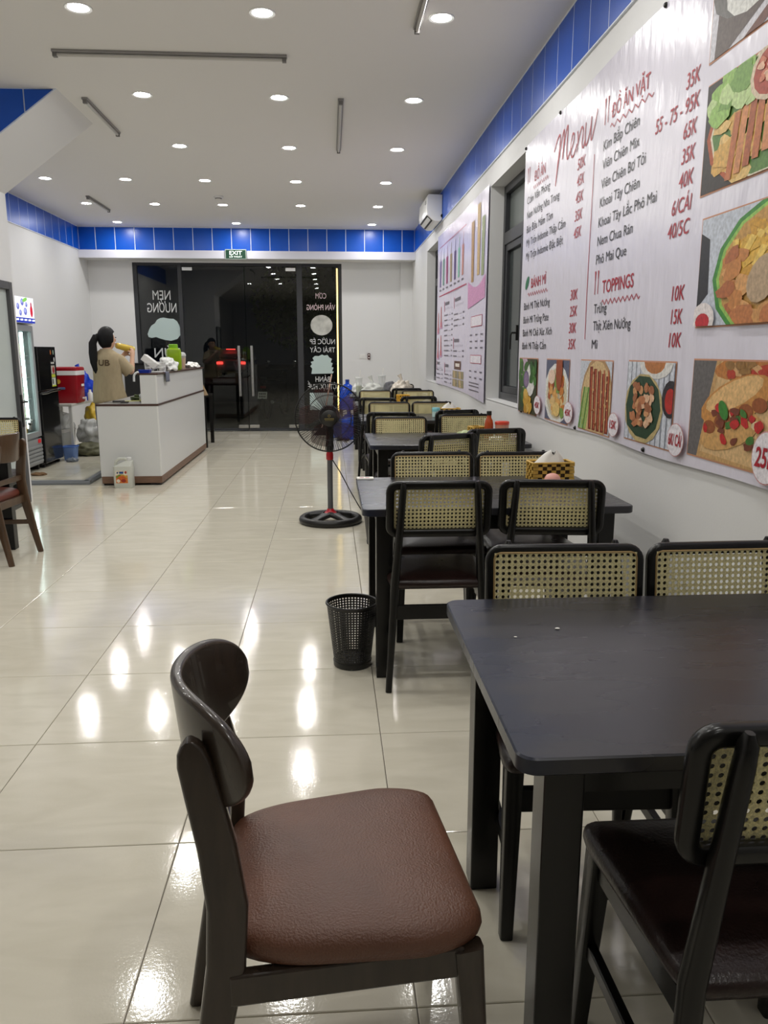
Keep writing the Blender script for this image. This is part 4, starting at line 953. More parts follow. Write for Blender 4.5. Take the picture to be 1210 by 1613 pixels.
# low black cabinet at the end wall
t = thing('black_cabinet', 'low black cabinet against the end wall behind the counter', 'cabinet', (-2.95, 13.2, 0)); b = MB(); b.span(-0.32, 0.5, -0.22, 0.22, 0.03, 1.12); b.build('body', M_BLACKM, t, bevel=0.004)
b = MB(); b.span(-0.33, 0.51, -0.23, 0.225, 1.12, 1.145); b.build('top', M_BLACK, t, bevel=0.003)
for x0, x1 in ((-0.31, 0.085), (0.095, 0.49)):
    b = MB(); b.span(x0, x1, -0.236, -0.22, 0.05, 1.10); d = b.build('door', M_BLACKM, t, bevel=0.003)
    b = MB(); b.span(0.06 if x0 < 0 else 0.105, 0.075 if x0 < 0 else 0.12, -0.25, -0.236, 0.6, 0.72); b.build('handle', M_STEEL, d)
for x in (-0.28, 0.46): b = MB(); b.span(x - 0.02, x + 0.02, -0.2, 0.2, 0, 0.03); b.build('foot', M_BLACKM, t)

# ================================================================== FRIDGES
df = thing('display_fridge', 'tall glass-door drinks fridge with a lit blueberry header', 'fridge', (-3.56, 9.0, 0))
M_FGREY = mat('fridge_grey', srgb(150, 152, 154), 0.4)
def fb_(name, x0, x1, y0, y1, z0, z1, m, bev=0.003, parent=None): b = MB(); b.span(x0, x1, y0, y1, z0, z1); return b.build(name, m, parent or df, bevel=bev)
fb_('body_shell', -0.27, -0.255, -0.30, 0.30, 0.06, 1.9, M_FGREY); fb_('side_panel', -0.255, 0.20, -0.30, -0.285, 0.06, 1.62, M_FGREY); fb_('side_panel', -0.255, 0.20, 0.285, 0.30, 0.06, 1.62, M_FGREY)
fb_('top_panel', -0.255, 0.2, -0.285, 0.285, 1.60, 1.62, M_FGREY); fb_('inner_lining', -0.25, -0.24, -0.284, 0.284, 0.38, 1.6, M_WHITE); fb_('compressor_box', -0.25, 0.24, -0.284, 0.284, 0.07, 0.36, M_FGREY)
for k in range(4): fb_('shelf', -0.235, 0.18, -0.283, 0.283, 0.56 + 0.24 * k, 0.566 + 0.24 * k, M_WHITE, 0)
for s in (-0.29, 0.235): fb_('door_stile', 0.2, 0.245, s, s + 0.055, 0.38, 1.61, M_FGREY)
fb_('door_rail', 0.2, 0.245, -0.235, 0.235, 0.38, 0.44, M_FGREY); fb_('door_rail', 0.2, 0.245, -0.235, 0.235, 1.55, 1.61, M_FGREY)
fb_('door_pane', 0.222, 0.228, -0.235, 0.235, 0.44, 1.55, glass_mat('fridge_glass', (0.86, 0.93, 0.9)), 0)
fb_('interior_lamp', 0.16, 0.185, 0.10, 0.14, 0.48, 1.54, mat('fridge_lamp', (1, 1, 1), 0.5, emit=(0.86, 0.97, 1.0), estr=7.0), 0)
fb_('door_handle', 0.245, 0.27, -0.245, -0.215, 0.95, 1.3, M_BLACKP)
for k in range(5): fb_('grille_slat', 0.24, 0.252, -0.27, 0.27, 0.09 + 0.042 * k, 0.118 + 0.042 * k, M_FGREY)
fb_('power_switch', 0.24, 0.25, 0.17, 0.24, 0.31, 0.35, mat('switch_red', srgb(170, 24, 34), 0.4, emit=srgb(200, 20, 30), estr=0.4))
for y in (-0.24, 0.24): fb_('foot', -0.2, 0.2, y - 0.02, y + 0.02, 0, 0.06, M_BLACKM)
b = MB(); b.prism([(-0.255, 1.63), (0.245, 1.63), (0.275, 1.70), (0.27, 1.85), (0.235, 1.91), (-0.255, 1.91)], lambda x, z, t: (x, t, z), -0.30, 0.30); hd = b.build('header_box', M_FGREY, df)
def hp_(u, v, o):
    z = 1.635 + 0.27 * v; k = [(1.63, 0.245), (1.70, 0.275), (1.85, 0.27), (1.91, 0.235)]
    return Vector((0.278 + o, -0.285 + 0.57 * u, z))
b = MB(); b.box((0.2745, 0, 1.77), (0.006, 0.57, 0.27)); b.build('header_panel', mat('header_glow', srgb(226, 228, 240), 0.3, emit=srgb(226, 228, 244), estr=1.1), df)
HB = []
for cx, cy, r in ((0.2, 0.62, 0.13), (0.42, 0.8, 0.14), (0.55, 0.45, 0.15), (0.3, 0.38, 0.12), (0.62, 0.72, 0.1)): HB += [(ell(cx, cy, r * 0.55, r), (92, 98, 168)), (ell(cx - 0.01, cy + 0.03, r * 0.3, r * 0.55), (150, 156, 210))]
HB += [(ell(0.56, 0.9, 0.14, 0.07, 30), (120, 180, 80)), (ell(0.86, 0.48, 0.07, 0.24), (176, 30, 50)), (ell(0.86, 0.74, 0.035, 0.1), (150, 24, 40)), ([(0, 0), (1, 0), (1, 0.2), (0, 0.2)], (28, 44, 150))] + [(stick(0.06 + 0.2 * k, 0.11, 0.2 + 0.2 * k, 0.12, 0.07), (220, 226, 240)) for k in range(5)]
b = MB(); b.recalc = False; hm = []; hidx = {}
for k, (poly, col) in enumerate(HB):
    poly = clip01(poly)
    if col not in hidx: hidx[col] = len(hm); hm.append(mat('header_%d_%d_%d' % col, srgb(*col), 0.4, emit=srgb(*col), estr=1.0))
    b.cur = hidx[col]; b.face(b.add([hp_(u, v, 0.0002 + k * 0.0001) for u, v in poly]))
b.build('header_print', hm, df)
# bottles on the fridge shelves
BC_ = [(120, 150, 60), (200, 190, 150), (60, 110, 60), (190, 150, 70), (150, 40, 40)]
for sh in range(5):
    z = 0.382 if sh == 0 else 0.566 + 0.24 * (sh - 1)
    for k in range(4):
        if sh == 0 and k == 0: pass
        y = -0.2 + 0.13 * k; col = BC_[(sh * 2 + k) % 5]
        t = thing('drink_bottle', 'pale drink bottle in the display fridge, %s shelf up, %s from the hinge side' % (ORD[sh], ORD[3 - k]), 'bottle', (-3.56 + 0.10, 9.0 + y, z), 0, 'bottles in the display fridge')
        b = MB(); b.lathe([(0.028, 0), (0.03, 0.005), (0.03, 0.11), (0.012, 0.15), (0.012, 0.165)], 12); b.build('bottle_body', mat('bottle_%d_%d_%d' % col, srgb(*col), 0.2), t, smooth=40)
        b = MB(); b.lathe([(0.014, 0.165), (0.014, 0.18)], 10); b.build('bottle_cap', M_WHITE, t)
bf = thing('black_fridge', 'black two-door fridge with a chrome handle and energy label', 'fridge', (-3.56, 9.63, 0))
M_BGL = mat('black_gloss', srgb(20, 20, 22), 0.12, coat=0.5)
fb_('body', -0.27, 0.205, -0.30, 0.30, 0.03, 1.385, M_BLACKP, 0.006, bf)
fb_('freezer_door', 0.21, 0.258, -0.30, 0.30, 0.885, 1.385, M_BGL, 0.008, bf); fb_('fridge_door', 0.21, 0.258, -0.30, 0.30, 0.05, 0.865, M_BGL, 0.008, bf)
b = MB(); b.path([(0.262, -0.28, 0.858), (0.275, -0.15, 0.858), (0.285, -0.02, 0.874), (0.285, 0.28, 0.878)], lambda i: rrect(0.02, 0.028, 0.006, 2), up=(0, 0, 1)); b.build('handle', M_CHROME, bf, smooth=50)
for y in (-0.25, 0.25): fb_('foot', -0.2, 0.22, y - 0.02, y + 0.02, 0, 0.03, M_BLACKM, 0, bf)
def bl(u, v, o): return Vector((0.2585 + o, 0.10 + 0.14 * u, 0.92 + 0.30 * v))
random.seed(5)
picture('energy_label', bf, bl, [([(0, 0.84), (1, 0.84), (1, 1), (0, 1)], (40, 40, 44)), (stick(0.1, 0.92, 0.9, 0.92, 0.06), (210, 210, 205)), ([(0.05, 0.5), (0.95, 0.5), (0.95, 0.82), (0.05, 0.82)], (190, 180, 170)), (ell(0.6, 0.64, 0.26, 0.13), (160, 40, 46)), ([(0.05, 0.36), (0.95, 0.36), (0.95, 0.48), (0.05, 0.48)], (196, 206, 60)), ([(0.05, 0.05), (0.95, 0.05), (0.95, 0.34), (0.05, 0.34)], (214, 220, 206)), (stick(0.15, 0.2, 0.45, 0.2, 0.2), (70, 80, 80)), (stick(0.0, 0.02, 1.0, 0.02, 0.06), (206, 216, 50))], (60, 60, 62))
for y, z, c in ((0.13, 1.32, (190, 110, 50)), (0.22, 1.32, (150, 170, 150)), (0.235, 1.235, (210, 210, 210))):
    b = MB(); b.prism(ellipse(0.018, 0.028, 12), lambda p, q, t: (t, y + p, z + q), 0.2582, 0.2592); b.build('fridge_magnet', print_mat(c), bf)
# blender on top of it
t = thing('blender_jug', 'white blender jug standing on top of the black fridge', 'blender', (-3.46, 9.48, 1.386)); b = MB(); b.lathe([(0.06, 0), (0.062, 0.05), (0.05, 0.07)], 20); b.build('base', mat('blender_pink', srgb(196, 176, 168), 0.35), t, smooth=40)
b = MB(); b.lathe([(0.045, 0.07), (0.062, 0.24), (0.064, 0.25)], 20); b.build('jug', mat('blender_white', srgb(222, 218, 210), 0.3), t, smooth=40)
b = MB(); b.lathe([(0.064, 0.25), (0.06, 0.275), (0.03, 0.285)], 20); b.build('lid', M_WHITE, t, smooth=40)
b = MB(); b.path([(0.02, 0.055, 0.225), (0.02, 0.115, 0.215), (0.02, 0.13, 0.13), (0.02, 0.05, 0.09)], lambda i: rrect(0.02, 0.018, 0.005, 2), up=(1, 0, 0)); b.build('handle', mat('blender_pink'), t, smooth=50)

# ================================================================== KITCHEN CORNER: bench, cooler, bags
bx, by = -3.50, 10.62
t = thing('steel_bench', 'low steel bench carrying the red cooler box', 'bench', (bx, by, 0)); b = MB(); b.span(-0.28, 0.28, -0.5, 0.75, 0.655, 0.685); b.build('bench_top', mat('bench_grey', srgb(196, 194, 188), 0.4), t, bevel=0.004)
for x in (-0.25, 0.255):
    for y in (-0.47, 0.72): b = MB(); b.span(x - 0.018, x + 0.018, y - 0.018, y + 0.018, 0, 0.655); b.build('leg', mat('leg_grey', srgb(206, 206, 204), 0.35), t, bevel=0.003)
ck = thing('cooler_box', 'red plastic cooler box with a white band and small tap', 'cooler', (-3.36, 10.48, 0.686)); M_CR = mat('cooler_red', srgb(150, 14, 28), 0.32)
b = MB(); b.loft([[(x * s, y * s, z) for x, y in rrect(0.34, 0.36, 0.03, 3)] for z, s in ((0, 0.9), (0.01, 0.92), (0.34, 1.0), (0.35, 1.0))]); b.build('body', M_CR, ck, smooth=40)
b = MB(); b.loft([[(x, y, z) for x, y in rrect(0.35, 0.37, 0.03, 3)] for z in (0.35, 0.405)]); b.build('white_band', M_WHITE, ck, smooth=40)
b = MB(); b.loft([[(x * s, y * s, z) for x, y in rrect(0.345, 0.365, 0.03, 3)] for z, s in ((0.405, 1.0), (0.435, 1.0), (0.45, 0.93))]); b.build('lid', M_CR, ck, smooth=40)
b = MB(); b.tube([(0.155, 0.06, 0.05), (0.20, 0.06, 0.05)], 0.014, 10); b.tube([(0.195, 0.06, 0.07), (0.195, 0.06, 0.02)], 0.012, 8, up=(0, 1, 0)); b.build('tap', M_WHITE, ck, smooth=50)
b = MB(); b.span(-0.125, 0.02, -0.185, -0.168, 0.17, 0.20); b.build('side_handle', mat('handle_blue', srgb(88, 100, 140), 0.4), ck, bevel=0.006)
b = MB(); b.prism(ellipse(0.03, 0.03, 14), lambda p, q, y: (-0.06 + p, y, 0.27 + q), -0.183, -0.176); b.build('yellow_badge', mat('badge_yellow', srgb(206, 170, 60), 0.4), ck)
for k in range(5): b = MB(); b.span(0.1705, 0.1735, 0.0 + 0.022 * k, 0.017 + 0.022 * k, 0.205, 0.235); b.build('white_mark', M_PAPER, ck)
blob('blue_bag', 'bright blue plastic bag with a knot beside the cooler', 'plastic bag', (-3.34, 10.92, 0.686), (0.3, 0.3, 0.4), plastic('blue_bag', srgb(20, 60, 190), 0.95, 0.25), 31, True, flat=0.1)
t = thing('white_bottle', 'small white bottle beside the cooler box', 'bottle', (-3.165, 10.74, 0.686)); b = MB(); b.lathe([(0.03, 0), (0.032, 0.005), (0.032, 0.10), (0.018, 0.125)], 16); b.build('body', M_WHITE, t, smooth=40); b = MB(); b.lathe([(0.017, 0.125), (0.017, 0.15)], 12); b.build('cap', M_PAPER, t)
blob('white_sack', 'white sack of noodles on the bench behind her', 'sack', (-3.2, 11.2, 0.686), (0.34, 0.3, 0.16), M_BAGW, 37, flat=0.3)
blob('yellow_bag', 'yellow plastic bag tied with black string under the bench', 'plastic bag', (-3.19, 10.98, 0.30), (0.26, 0.3, 0.34), plastic('yellow_bag', srgb(206, 172, 50), 0.96, 0.3), 41, flat=0.1)
t = thing('storage_box', 'clear plastic storage box under the steel bench', 'box', (-3.60, 10.62, 0.0)); M_CLR = mat('clear_box', srgb(206, 208, 206), 0.25, alpha=0.5)
b = MB(); b.loft([[(x * s, y * s, z) for x, y in rrect(0.36, 0.5, 0.04, 3)] for z, s in ((0.004, 0.9), (0.30, 1.0), (0.30, 0.97), (0.012, 0.87))], cap0=True, cap1=True); b.build('tub', M_CLR, t, smooth=40)
b = MB(); b.loft([[(x * s, y * s, z) for x, y in rrect(0.37, 0.51, 0.04, 3)] for z, s in ((0.30, 1.0), (0.325, 1.0), (0.33, 0.95))]); b.build('lid', mat('clear_box_lid', srgb(206, 204, 200), 0.35, alpha=0.8), t, smooth=40)
blob('clear_bag', 'clear plastic bag of utensils on the storage box', 'plastic bag', (-3.56, 10.6, 0.332), (0.32, 0.34, 0.26), M_BAGC, 47, flat=0.3, rough=0.3)
blob('clear_bag', 'large shiny clear bag of packaging beside the bench leg', 'plastic bag', (-3.17, 10.68, 0.13), (0.34, 0.32, 0.34), mat('shiny_bag', srgb(200, 202, 202), 0.1, alpha=0.75, bump=0.9, bscale=22), 53, flat=0.1, rough=0.3)
blob('vegetable_sack', 'dark green sack of vegetables lying on the kitchen floor', 'sack', (-3.15, 10.50, 0.0), (0.42, 0.36, 0.2), mat('sack_green', srgb(96, 96, 74), 0.6, noise=0.35, nscale=12), 59, flat=0.35)
t = thing('blue_tub', 'small translucent blue tub on the floor by the black fridge', 'tub', (-3.245, 10.03, 0.0)); b = MB(); b.loft([[(x * s, y * s, z) for x, y in rrect(0.16, 0.18, 0.03, 3)] for z, s in ((0.0, 0.8), (0.17, 1.0), (0.17, 0.96), (0.01, 0.76))]); b.build('tub_body', mat('tub_blue', srgb(120, 150, 206), 0.3, alpha=0.8), t, smooth=40)
b = MB(); b.tube([(x * 1.02, y * 1.02, 0.17) for x, y in rrect(0.16, 0.18, 0.03, 3)], 0.007, 6, closed=True); b.build('rim', mat('tub_rim', srgb(70, 110, 190), 0.35), t)
blob('grey_bag', 'grey plastic bag on the floor beside the black fridge', 'plastic bag', (-3.18, 9.86, 0.0), (0.14, 0.14, 0.06), plastic('grey_bag', srgb(120, 128, 140), 0.95), 61, flat=0.4)
blob('brown_rag', 'small brown rag on the floor below the drinks fridge', 'rag', (-3.2, 8.78, 0.0), (0.16, 0.12, 0.04), mat('rag_brown', srgb(120, 92, 64), 0.9), 67, flat=0.4)
# grey kerb round the kitchen floor
k = thing('floor_kerb', 'grey rubber kerb strip bordering the kitchen floor', 'kerb', (-2.55, 8.15, 0))
pr = [(-0.045, 0.0), (0.045, 0.0), (0.045, 0.018), (0.026, 0.04), (-0.026, 0.04), (-0.045, 0.018)]
b = MB(); b.prism(pr, lambda p, q, t: (t, p, q), -1.2, 0.09); b.build('kerb_section', M_GREY, k)
b = MB(); b.loft([[(0.05 + 0.9 * p, -0.02 + 0.0 * p + 0.0, q) for p, q in pr], [(0.02 + p, 1.0, q) for p, q in pr]]); b.build('kerb_section', M_GREY, k)

# ================================================================== THINGS ON THE TABLES
ZT = 0.7302
M_BAM = mat('bamboo_strip', srgb(206, 166, 78), 0.5, noise=0.2, nscale=30)
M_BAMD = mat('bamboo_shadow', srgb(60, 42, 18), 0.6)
def tissue_box(label, c, rz, w=0.20, d=0.11, h=0.085, m=None, tissue=True):
    t = thing('tissue_box', label, 'tissue box', c, R(rz), 'woven tissue boxes'); m = m or M_BAM
    b = MB(); b.span(-w / 2 + 0.004, w / 2 - 0.004, -d / 2 + 0.004, d / 2 - 0.004, 0.002, h - 0.004); b.build('shade_core', M_BAMD, t)  # dark core behind the weave, shade of the gaps put into its colour
    b = MB(); nx, nz, ny = 9, 5, 5
    for s in (-1, 1):
        for j in range(nz):
            z0, z1 = h * j / nz + 0.001, h * (j + 1) / nz - 0.001
            for i in range(nx):
                if (i + j) % 2 and not (i in (0, nx - 1)): continue
                b.span(-w / 2 + w * i / nx, -w / 2 + w * (i + 1) / nx, s * d / 2 - 0.003, s * d / 2 + 0.003, z0, z1)
            for i in range(ny):
                if (i + j) % 2: continue
                b.span(s * w / 2 - 0.003, s * w / 2 + 0.003, -d / 2 + d * i / ny, -d / 2 + d * (i + 1) / ny, z0, z1)
    o = b.build('woven_strips', m, t); o['kind'] = 'stuff'
    b = MB(); b.path([(x, y, h) for x, y in rrect(w, d, 0.006, 2)], lambda i: rrect(0.010, 0.010, 0.003, 1), up=(0, 0, 1), closed=True); b.build('rim', m, t)
    if tissue:
        def fold(u, v):
            a = 2 * math.pi * u; r = 0.05 * (1 - v) ** 0.7 + 0.012
            return (r * 1.1 * math.cos(a) * (1 + 0.2 * math.sin(3 * a)) + 0.012 * v, 0.03 * (1 - v * 0.6) * math.sin(a) * (1 + 0.25 * math.cos(2 * a)), h - 0.004 + 0.05 * v * (1 + 0.25 * math.cos(a * 2)))
        b = MB(); b.grid(fold, 18, 5); b.build('tissue', M_PAPER, t, smooth=40)
    return t
tissue_box('yellow woven bamboo tissue box on the second table', (1.055, 3.70, ZT), 3)
pk = thing('pink_holder', 'small pink and white round holder before the woven tissue box', 'holder', (1.02, 3.53, ZT))
b = MB(); b.lathe([(0.036, 0), (0.037, 0.004), (0.036, 0.022)], 24); b.build('base', M_PAPER, pk, smooth=40)
b = MB(); b.lathe([(0.0375, 0.022), (0.036, 0.034), (0.028, 0.048), (0.012, 0.055)], 24); b.build('dome_lid', mat('pink_plastic', srgb(226, 164, 152), 0.4), pk, smooth=50)
b = MB(); b.span(-0.01, 0.01, -0.041, -0.034, 0.016, 0.028); b.build('clasp', mat('pink_clasp', srgb(200, 110, 100), 0.4), pk)
cd = thing('table_card', 'white card with red print on the corner of the second table', 'card', (0.165, 3.77, ZT)); b = MB(); b.span(-0.04, 0.04, -0.025, 0.03, 0, 0.006); b.build('card', M_PAPER, cd)
for x in (-0.017, 0.010): b = MB(); b.prism(ellipse(0.012, 0.007, 12), lambda p, q, z: (x + p, q, z), 0.006, 0.0066); b.build('red_mark', M_REDT, cd)
# crumbs on the nearest table
for k, (px, py, s, lab) in enumerate(((878, 991, 0.006, 'tiny white paper scrap towards the middle of the nearest table'), (812, 1004, 0.004, 'tiny white crumb near the edge of the nearest table'))):
    p = at(px, py, Z=ZT); b = MB(); b.ball((0, 0, s * 0.3), s, s * 0.7, s * 0.3, 7, 5); tag(b.build('crumb', M_PAPER, loc=(p.x, p.y, ZT)), lab, 'crumb')
# third table: sauce bottle, jar, small things
M_SAUCE = mat('chili_sauce', srgb(176, 74, 36), 0.15)
t = thing('sauce_bottle', 'orange chilli sauce bottle with a black cap by the wall', 'bottle', (1.12, 5.52, ZT)); b = MB(); b.lathe([(0.028, 0), (0.031, 0.006), (0.031, 0.10), (0.027, 0.125), (0.016, 0.145), (0.015, 0.165)], 20); b.build('bottle_body', M_SAUCE, t, smooth=40)
b = MB(); b.lathe([(0.018, 0.163), (0.018, 0.19), (0.015, 0.192)], 16); b.build('cap', M_BLACKP, t, smooth=40)
t = thing('sauce_jar', 'clear plastic jar of red sauce with an orange-red lid', 'jar', (1.21, 5.50, ZT)); b = MB(); b.lathe([(0.045, 0), (0.048, 0.006), (0.048, 0.10)], 22); b.build('jar_body', mat('jar_clear', srgb(224, 150, 120), 0.2, alpha=0.75), t, smooth=40)
b = MB(); b.lathe([(0.044, 0.004), (0.044, 0.05)], 20); b.build('sauce', M_SAUCE, t, smooth=40); b = MB(); b.lathe([(0.051, 0.10), (0.051, 0.118), (0.046, 0.121)], 22); b.build('lid', mat('lid_red', srgb(216, 72, 52), 0.35), t, smooth=40)
tissue_box('small woven box beside the chilli sauce bottle', (1.045, 5.60, ZT), 20, 0.09, 0.09, 0.075, tissue=False)
blob('cabbage_bag', 'small pale green bag of herbs on the third table', 'bag', (0.965, 5.55, ZT), (0.13, 0.1, 0.06), mat('pale_green', srgb(196, 208, 160), 0.5, noise=0.15, nscale=30), 71, flat=0.3)
blob('tissue_wad', 'crumpled white tissue before the sauce jar', 'tissue', (1.13, 5.30, ZT), (0.09, 0.07, 0.05), M_PAPER, 73, flat=0.3)
blob('spice_packet', 'small purple and white packet beside the sauce jar', 'packet', (1.285, 5.42, ZT), (0.06, 0.06, 0.045), mat('packet_lilac', srgb(190, 170, 190), 0.4), 79, flat=0.3)
# fourth table
tissue_box('woven tissue box beside the teal cup on the fourth table', (1.13, 7.50, ZT), -4, 0.21, 0.12, 0.07)
t = thing('teal_cup', 'short teal lidded cup on the fourth table', 'cup', (0.985, 7.33, ZT)); b = MB(); b.lathe([(0.032, 0), (0.036, 0.004), (0.037, 0.055)], 20); b.build('cup_body', mat('pale_teal', srgb(196, 222, 218), 0.35), t, smooth=40); b = MB(); b.lathe([(0.038, 0.055), (0.038, 0.085), (0.034, 0.09)], 20); b.build('lid', mat('teal_plastic', srgb(130, 196, 204), 0.35), t, smooth=40)
# fifth table
tissue_box('orange woven tissue box on the fifth table', (0.845, 9.18, ZT), 8, 0.13, 0.12, 0.105, mat('bamboo_orange', srgb(222, 168, 50), 0.5, noise=0.2, nscale=30), tissue=False)
blob('tissue_wad', 'small white tissue by the wall on the fifth table', 'tissue', (1.14, 9.3, ZT), (0.1, 0.06, 0.05), M_PAPER, 83, flat=0.3)
# farthest table: takeaway bags and cups
cup('tall plastic cup of pale green drink beside a white bag on the farthest table', (0.40, 11.0, ZT), 0.24, 0.035, 0.05, 0.55, mat('pale_green_drink', srgb(150, 158, 110), 0.3))
cup('tall clear cup standing between the tied bags on the farthest table', (0.735, 11.28, ZT), 0.26, 0.04, 0.055, 0.25, mat('pale_green_drink'))
blob('takeaway_bag', 'white takeaway bag behind the green drink', 'plastic bag', (0.405, 11.32, ZT), (0.18, 0.2, 0.17), M_BAGW, 87, flat=0.2)
blob('takeaway_bag', 'translucent tied takeaway bag between the two tall cups', 'plastic bag', (0.58, 11.0, ZT), (0.28, 0.24, 0.2), mat('milky_bag', srgb(226, 228, 222), 0.2, alpha=0.85, bump=0.5, bscale=30), 89, True, flat=0.25)
blob('takeaway_bag', 'tied takeaway bag of rice and meat near the wall', 'plastic bag', (1.0, 11.12, ZT), (0.27, 0.22, 0.22), mat('rice_bag', srgb(224, 214, 200), 0.25, noise=0.2, nscale=14), 97, True, flat=0.25)
blob('grey_pouch', 'dark grey pouch between the tied bags', 'pouch', (0.855, 11.3, ZT), (0.2, 0.14, 0.21), mat('pouch_grey', srgb(112, 112, 116), 0.5), 101, flat=0.3)
# water jugs by the shop front
M_JUG = mat('blue_jug', srgb(22, 78, 205), 0.12, trans=0.2, coat=0.3); M_JUGP = mat('pale_blue_jug', srgb(84, 106, 176), 0.15, trans=0.3)
def water_jug(label, c, m, s=1.0):
    t = thing('water_jug', label, 'water jug', c, 0, 'water jugs by the shop front')
    P = [(0.12, 0.0), (0.134, 0.012)]
    for k in range(5): z = 0.03 + k * 0.06; P += [(0.134, z), (0.134, z + 0.035), (0.128, z + 0.042), (0.128, z + 0.054)]
    P += [(0.134, 0.335), (0.12, 0.37), (0.07, 0.415), (0.034, 0.435), (0.032, 0.49)]
    b = MB(); b.lathe([(r * s, z * s) for r, z in P], 28); b.build('jug_body', m, t, smooth=30)
    b = MB(); b.lathe([(0.036 * s, 0.475 * s), (0.036 * s, 0.5 * s), (0.03 * s, 0.505 * s)], 18); b.build('jug_cap', mat('jug_cap', srgb(30, 60, 140), 0.35), t, smooth=40)
    return t
water_jug('blue water jug on the floor below another jug', (0.285, 12.15, 0), M_JUG, 0.9)
water_jug('blue water jug stacked on top beside the yellow light strip', (0.265, 12.15, 0.4555), M_JUG, 0.9)
water_jug('pale blue water jug on the floor nearest the glass door', (0.06, 12.45, 0), M_JUGP, 0.92)
for k, x in enumerate((0.14, 0.24)):
    t = thing('flip_flop', ('black flip-flop before the pale jug', 'black flip-flop before the stacked jugs')[k], 'sandal', (x, 12.0, 0), R(-15 + 20 * k)); b = MB(); b.prism([(px * (1.15 if py > 0.05 else 0.95), py) for px, py in ellipse(0.042, 0.12, 18)], lambda x, y, z: (x, y, z), 0, 0.018); b.build('sole', M_BLACKM, t)
    for s in (-1, 1): b = MB(); b.tube([(0, 0.06, 0.018), (s * 0.022, 0.03, 0.04), (s * 0.04, -0.03, 0.018)], 0.006, 6, up=(0, 0, 1)); b.build('strap', M_BLACKP, t)
t = thing('broom', 'thin pink broom handle leaning beside the blue jugs', 'broom', (-0.14, 12.75, 0)); b = MB(); b.tube([(0, 0, 0.1), (0.17, 0.6, 0.95)], 0.011, 8, up=(1, 0, 0)); b.build('handle', mat('broom_pink', srgb(206, 170, 150), 0.4), t, smooth=40); b = MB(); b.loft([[(x * 0.5, y * 0.2 , 0.12) for x, y in rrect(0.12, 0.1, 0.01, 1)], [(x, y * 0.4, 0.0) for x, y in rrect(0.3, 0.1, 0.01, 1)]]); b.build('bristles', M_BLACKM, t)

# ================================================================== BIG MENU BANNER
def wave1(y, z): return 0.002 * math.sin(y * 2.3 + 0.6) + 0.0012 * math.sin(y * 5.1 + z * 3) + 0.001 * math.sin(z * 6 + y)
B_OFF = 0.012
BY1, BY0, BZ0, BZ1 = 5.735, 1.15, 0.905, 2.712
bn = thing('menu_banner', 'large white vinyl food menu banner with red headings and photos', 'banner', (XR, (BY0 + BY1) / 2, BZ0))
BO = Vector((XR, (BY0 + BY1) / 2, BZ0))
def W1(y, z, off=0.0): return Vector((XR - B_OFF - wave1(y, z) - off, y, z)) - BO
def sheet(fn, nu, nv, th):
    b = MB(); b.recalc = False
    A = [b.add([fn(i / nu, j / nv, 0) for i in range(nu + 1)]) for j in range(nv + 1)]; B = [b.add([fn(i / nu, j / nv, -th) for i in range(nu + 1)]) for j in range(nv + 1)]
    for j in range(nv):
        for i in range(nu): b.face((A[j][i], A[j][i + 1], A[j + 1][i + 1], A[j + 1][i])); b.face((B[j][i + 1], B[j][i], B[j + 1][i], B[j + 1][i + 1]))
    for j in range(nv): b.face((A[j][0], A[j + 1][0], B[j + 1][0], B[j][0])); b.face((A[j][nu], B[j][nu], B[j + 1][nu], A[j + 1][nu]))
    for i in range(nu): b.face((A[0][i], B[0][i], B[0][i + 1], A[0][i + 1])); b.face((A[nv][i], A[nv][i + 1], B[nv][i + 1], B[nv][i]))
    return b
s = sheet(lambda u, v, o: W1(BY1 + (BY0 - BY1) * u, BZ0 + (BZ1 - BZ0) * v + 0.006 * math.sin(u * 20) * (1 if v in (0, 1) else 0), o), 70, 26, 0.001)
s.build('vinyl_sheet', M_BANNER, bn, smooth=60)
LAY = 0.0022
def lab(body, l, base, r, cap, m, bold=0.002, shear=0.0, rz=None):
    """l = pixel of the base line's start, r = pixel column of the end; both measured on the wall plane"""
    a = at(l, base, X=XR - B_OFF); z = a.z if rz is None else rz
    # end of the line along the wall at the same height
    lo, hi = 1.0, a.y
    for _ in range(40):
        mid = (lo + hi) / 2; q = Vector((XR - B_OFF, mid, z)) - Vector((0, 0, CAM_H)); px = 605 + FPX * q.dot(_Rt) / q.dot(_F)
        if px > r: lo = mid
        else: hi = mid
    wdt = a.y - (lo + hi) / 2
    lettering('banner_letters', bn, body, Vector((XR, a.y, z)), (0, -1, 0), (0, 0, 1), wdt, cap, m, bold, shear, warp=lambda p: W1(p.y, p.z, LAY))
    return a.y, z, wdt
def ribbon(pts, w, m, name='banner_line', off=LAY):
    b = MB(); b.recalc = False; n = len(pts); L_, R_ = [], []
    for i, (y, z) in enumerate(pts):
        y0, z0 = pts[max(i - 1, 0)]; y1, z1 = pts[min(i + 1, n - 1)]; d = math.hypot(y1 - y0, z1 - z0) or 1; ny, nz = -(z1 - z0) / d, (y1 - y0) / d
        ww = w[i] if isinstance(w, list) else w
        L_.append(W1(y + ny * ww / 2, z + nz * ww / 2, off)); R_.append(W1(y - ny * ww / 2, z - nz * ww / 2, off))
    A, B = b.add(L_), b.add(R_)
    for i in range(n - 1): b.face((A[i], A[i + 1], B[i + 1], B[i]))
    return b.build(name, m, bn)
def wavy(y, z, w, n=9, a=0.012): ribbon([(y - w * k / (n * 4), z + a * (1 if (k % 4) == 1 else -1 if (k % 4) == 3 else 0) ) for k in range(n * 4 + 1)], 0.006, M_REDT, 'wavy_line')
CI, CP, CH_ = 0.046, 0.056, 0.060
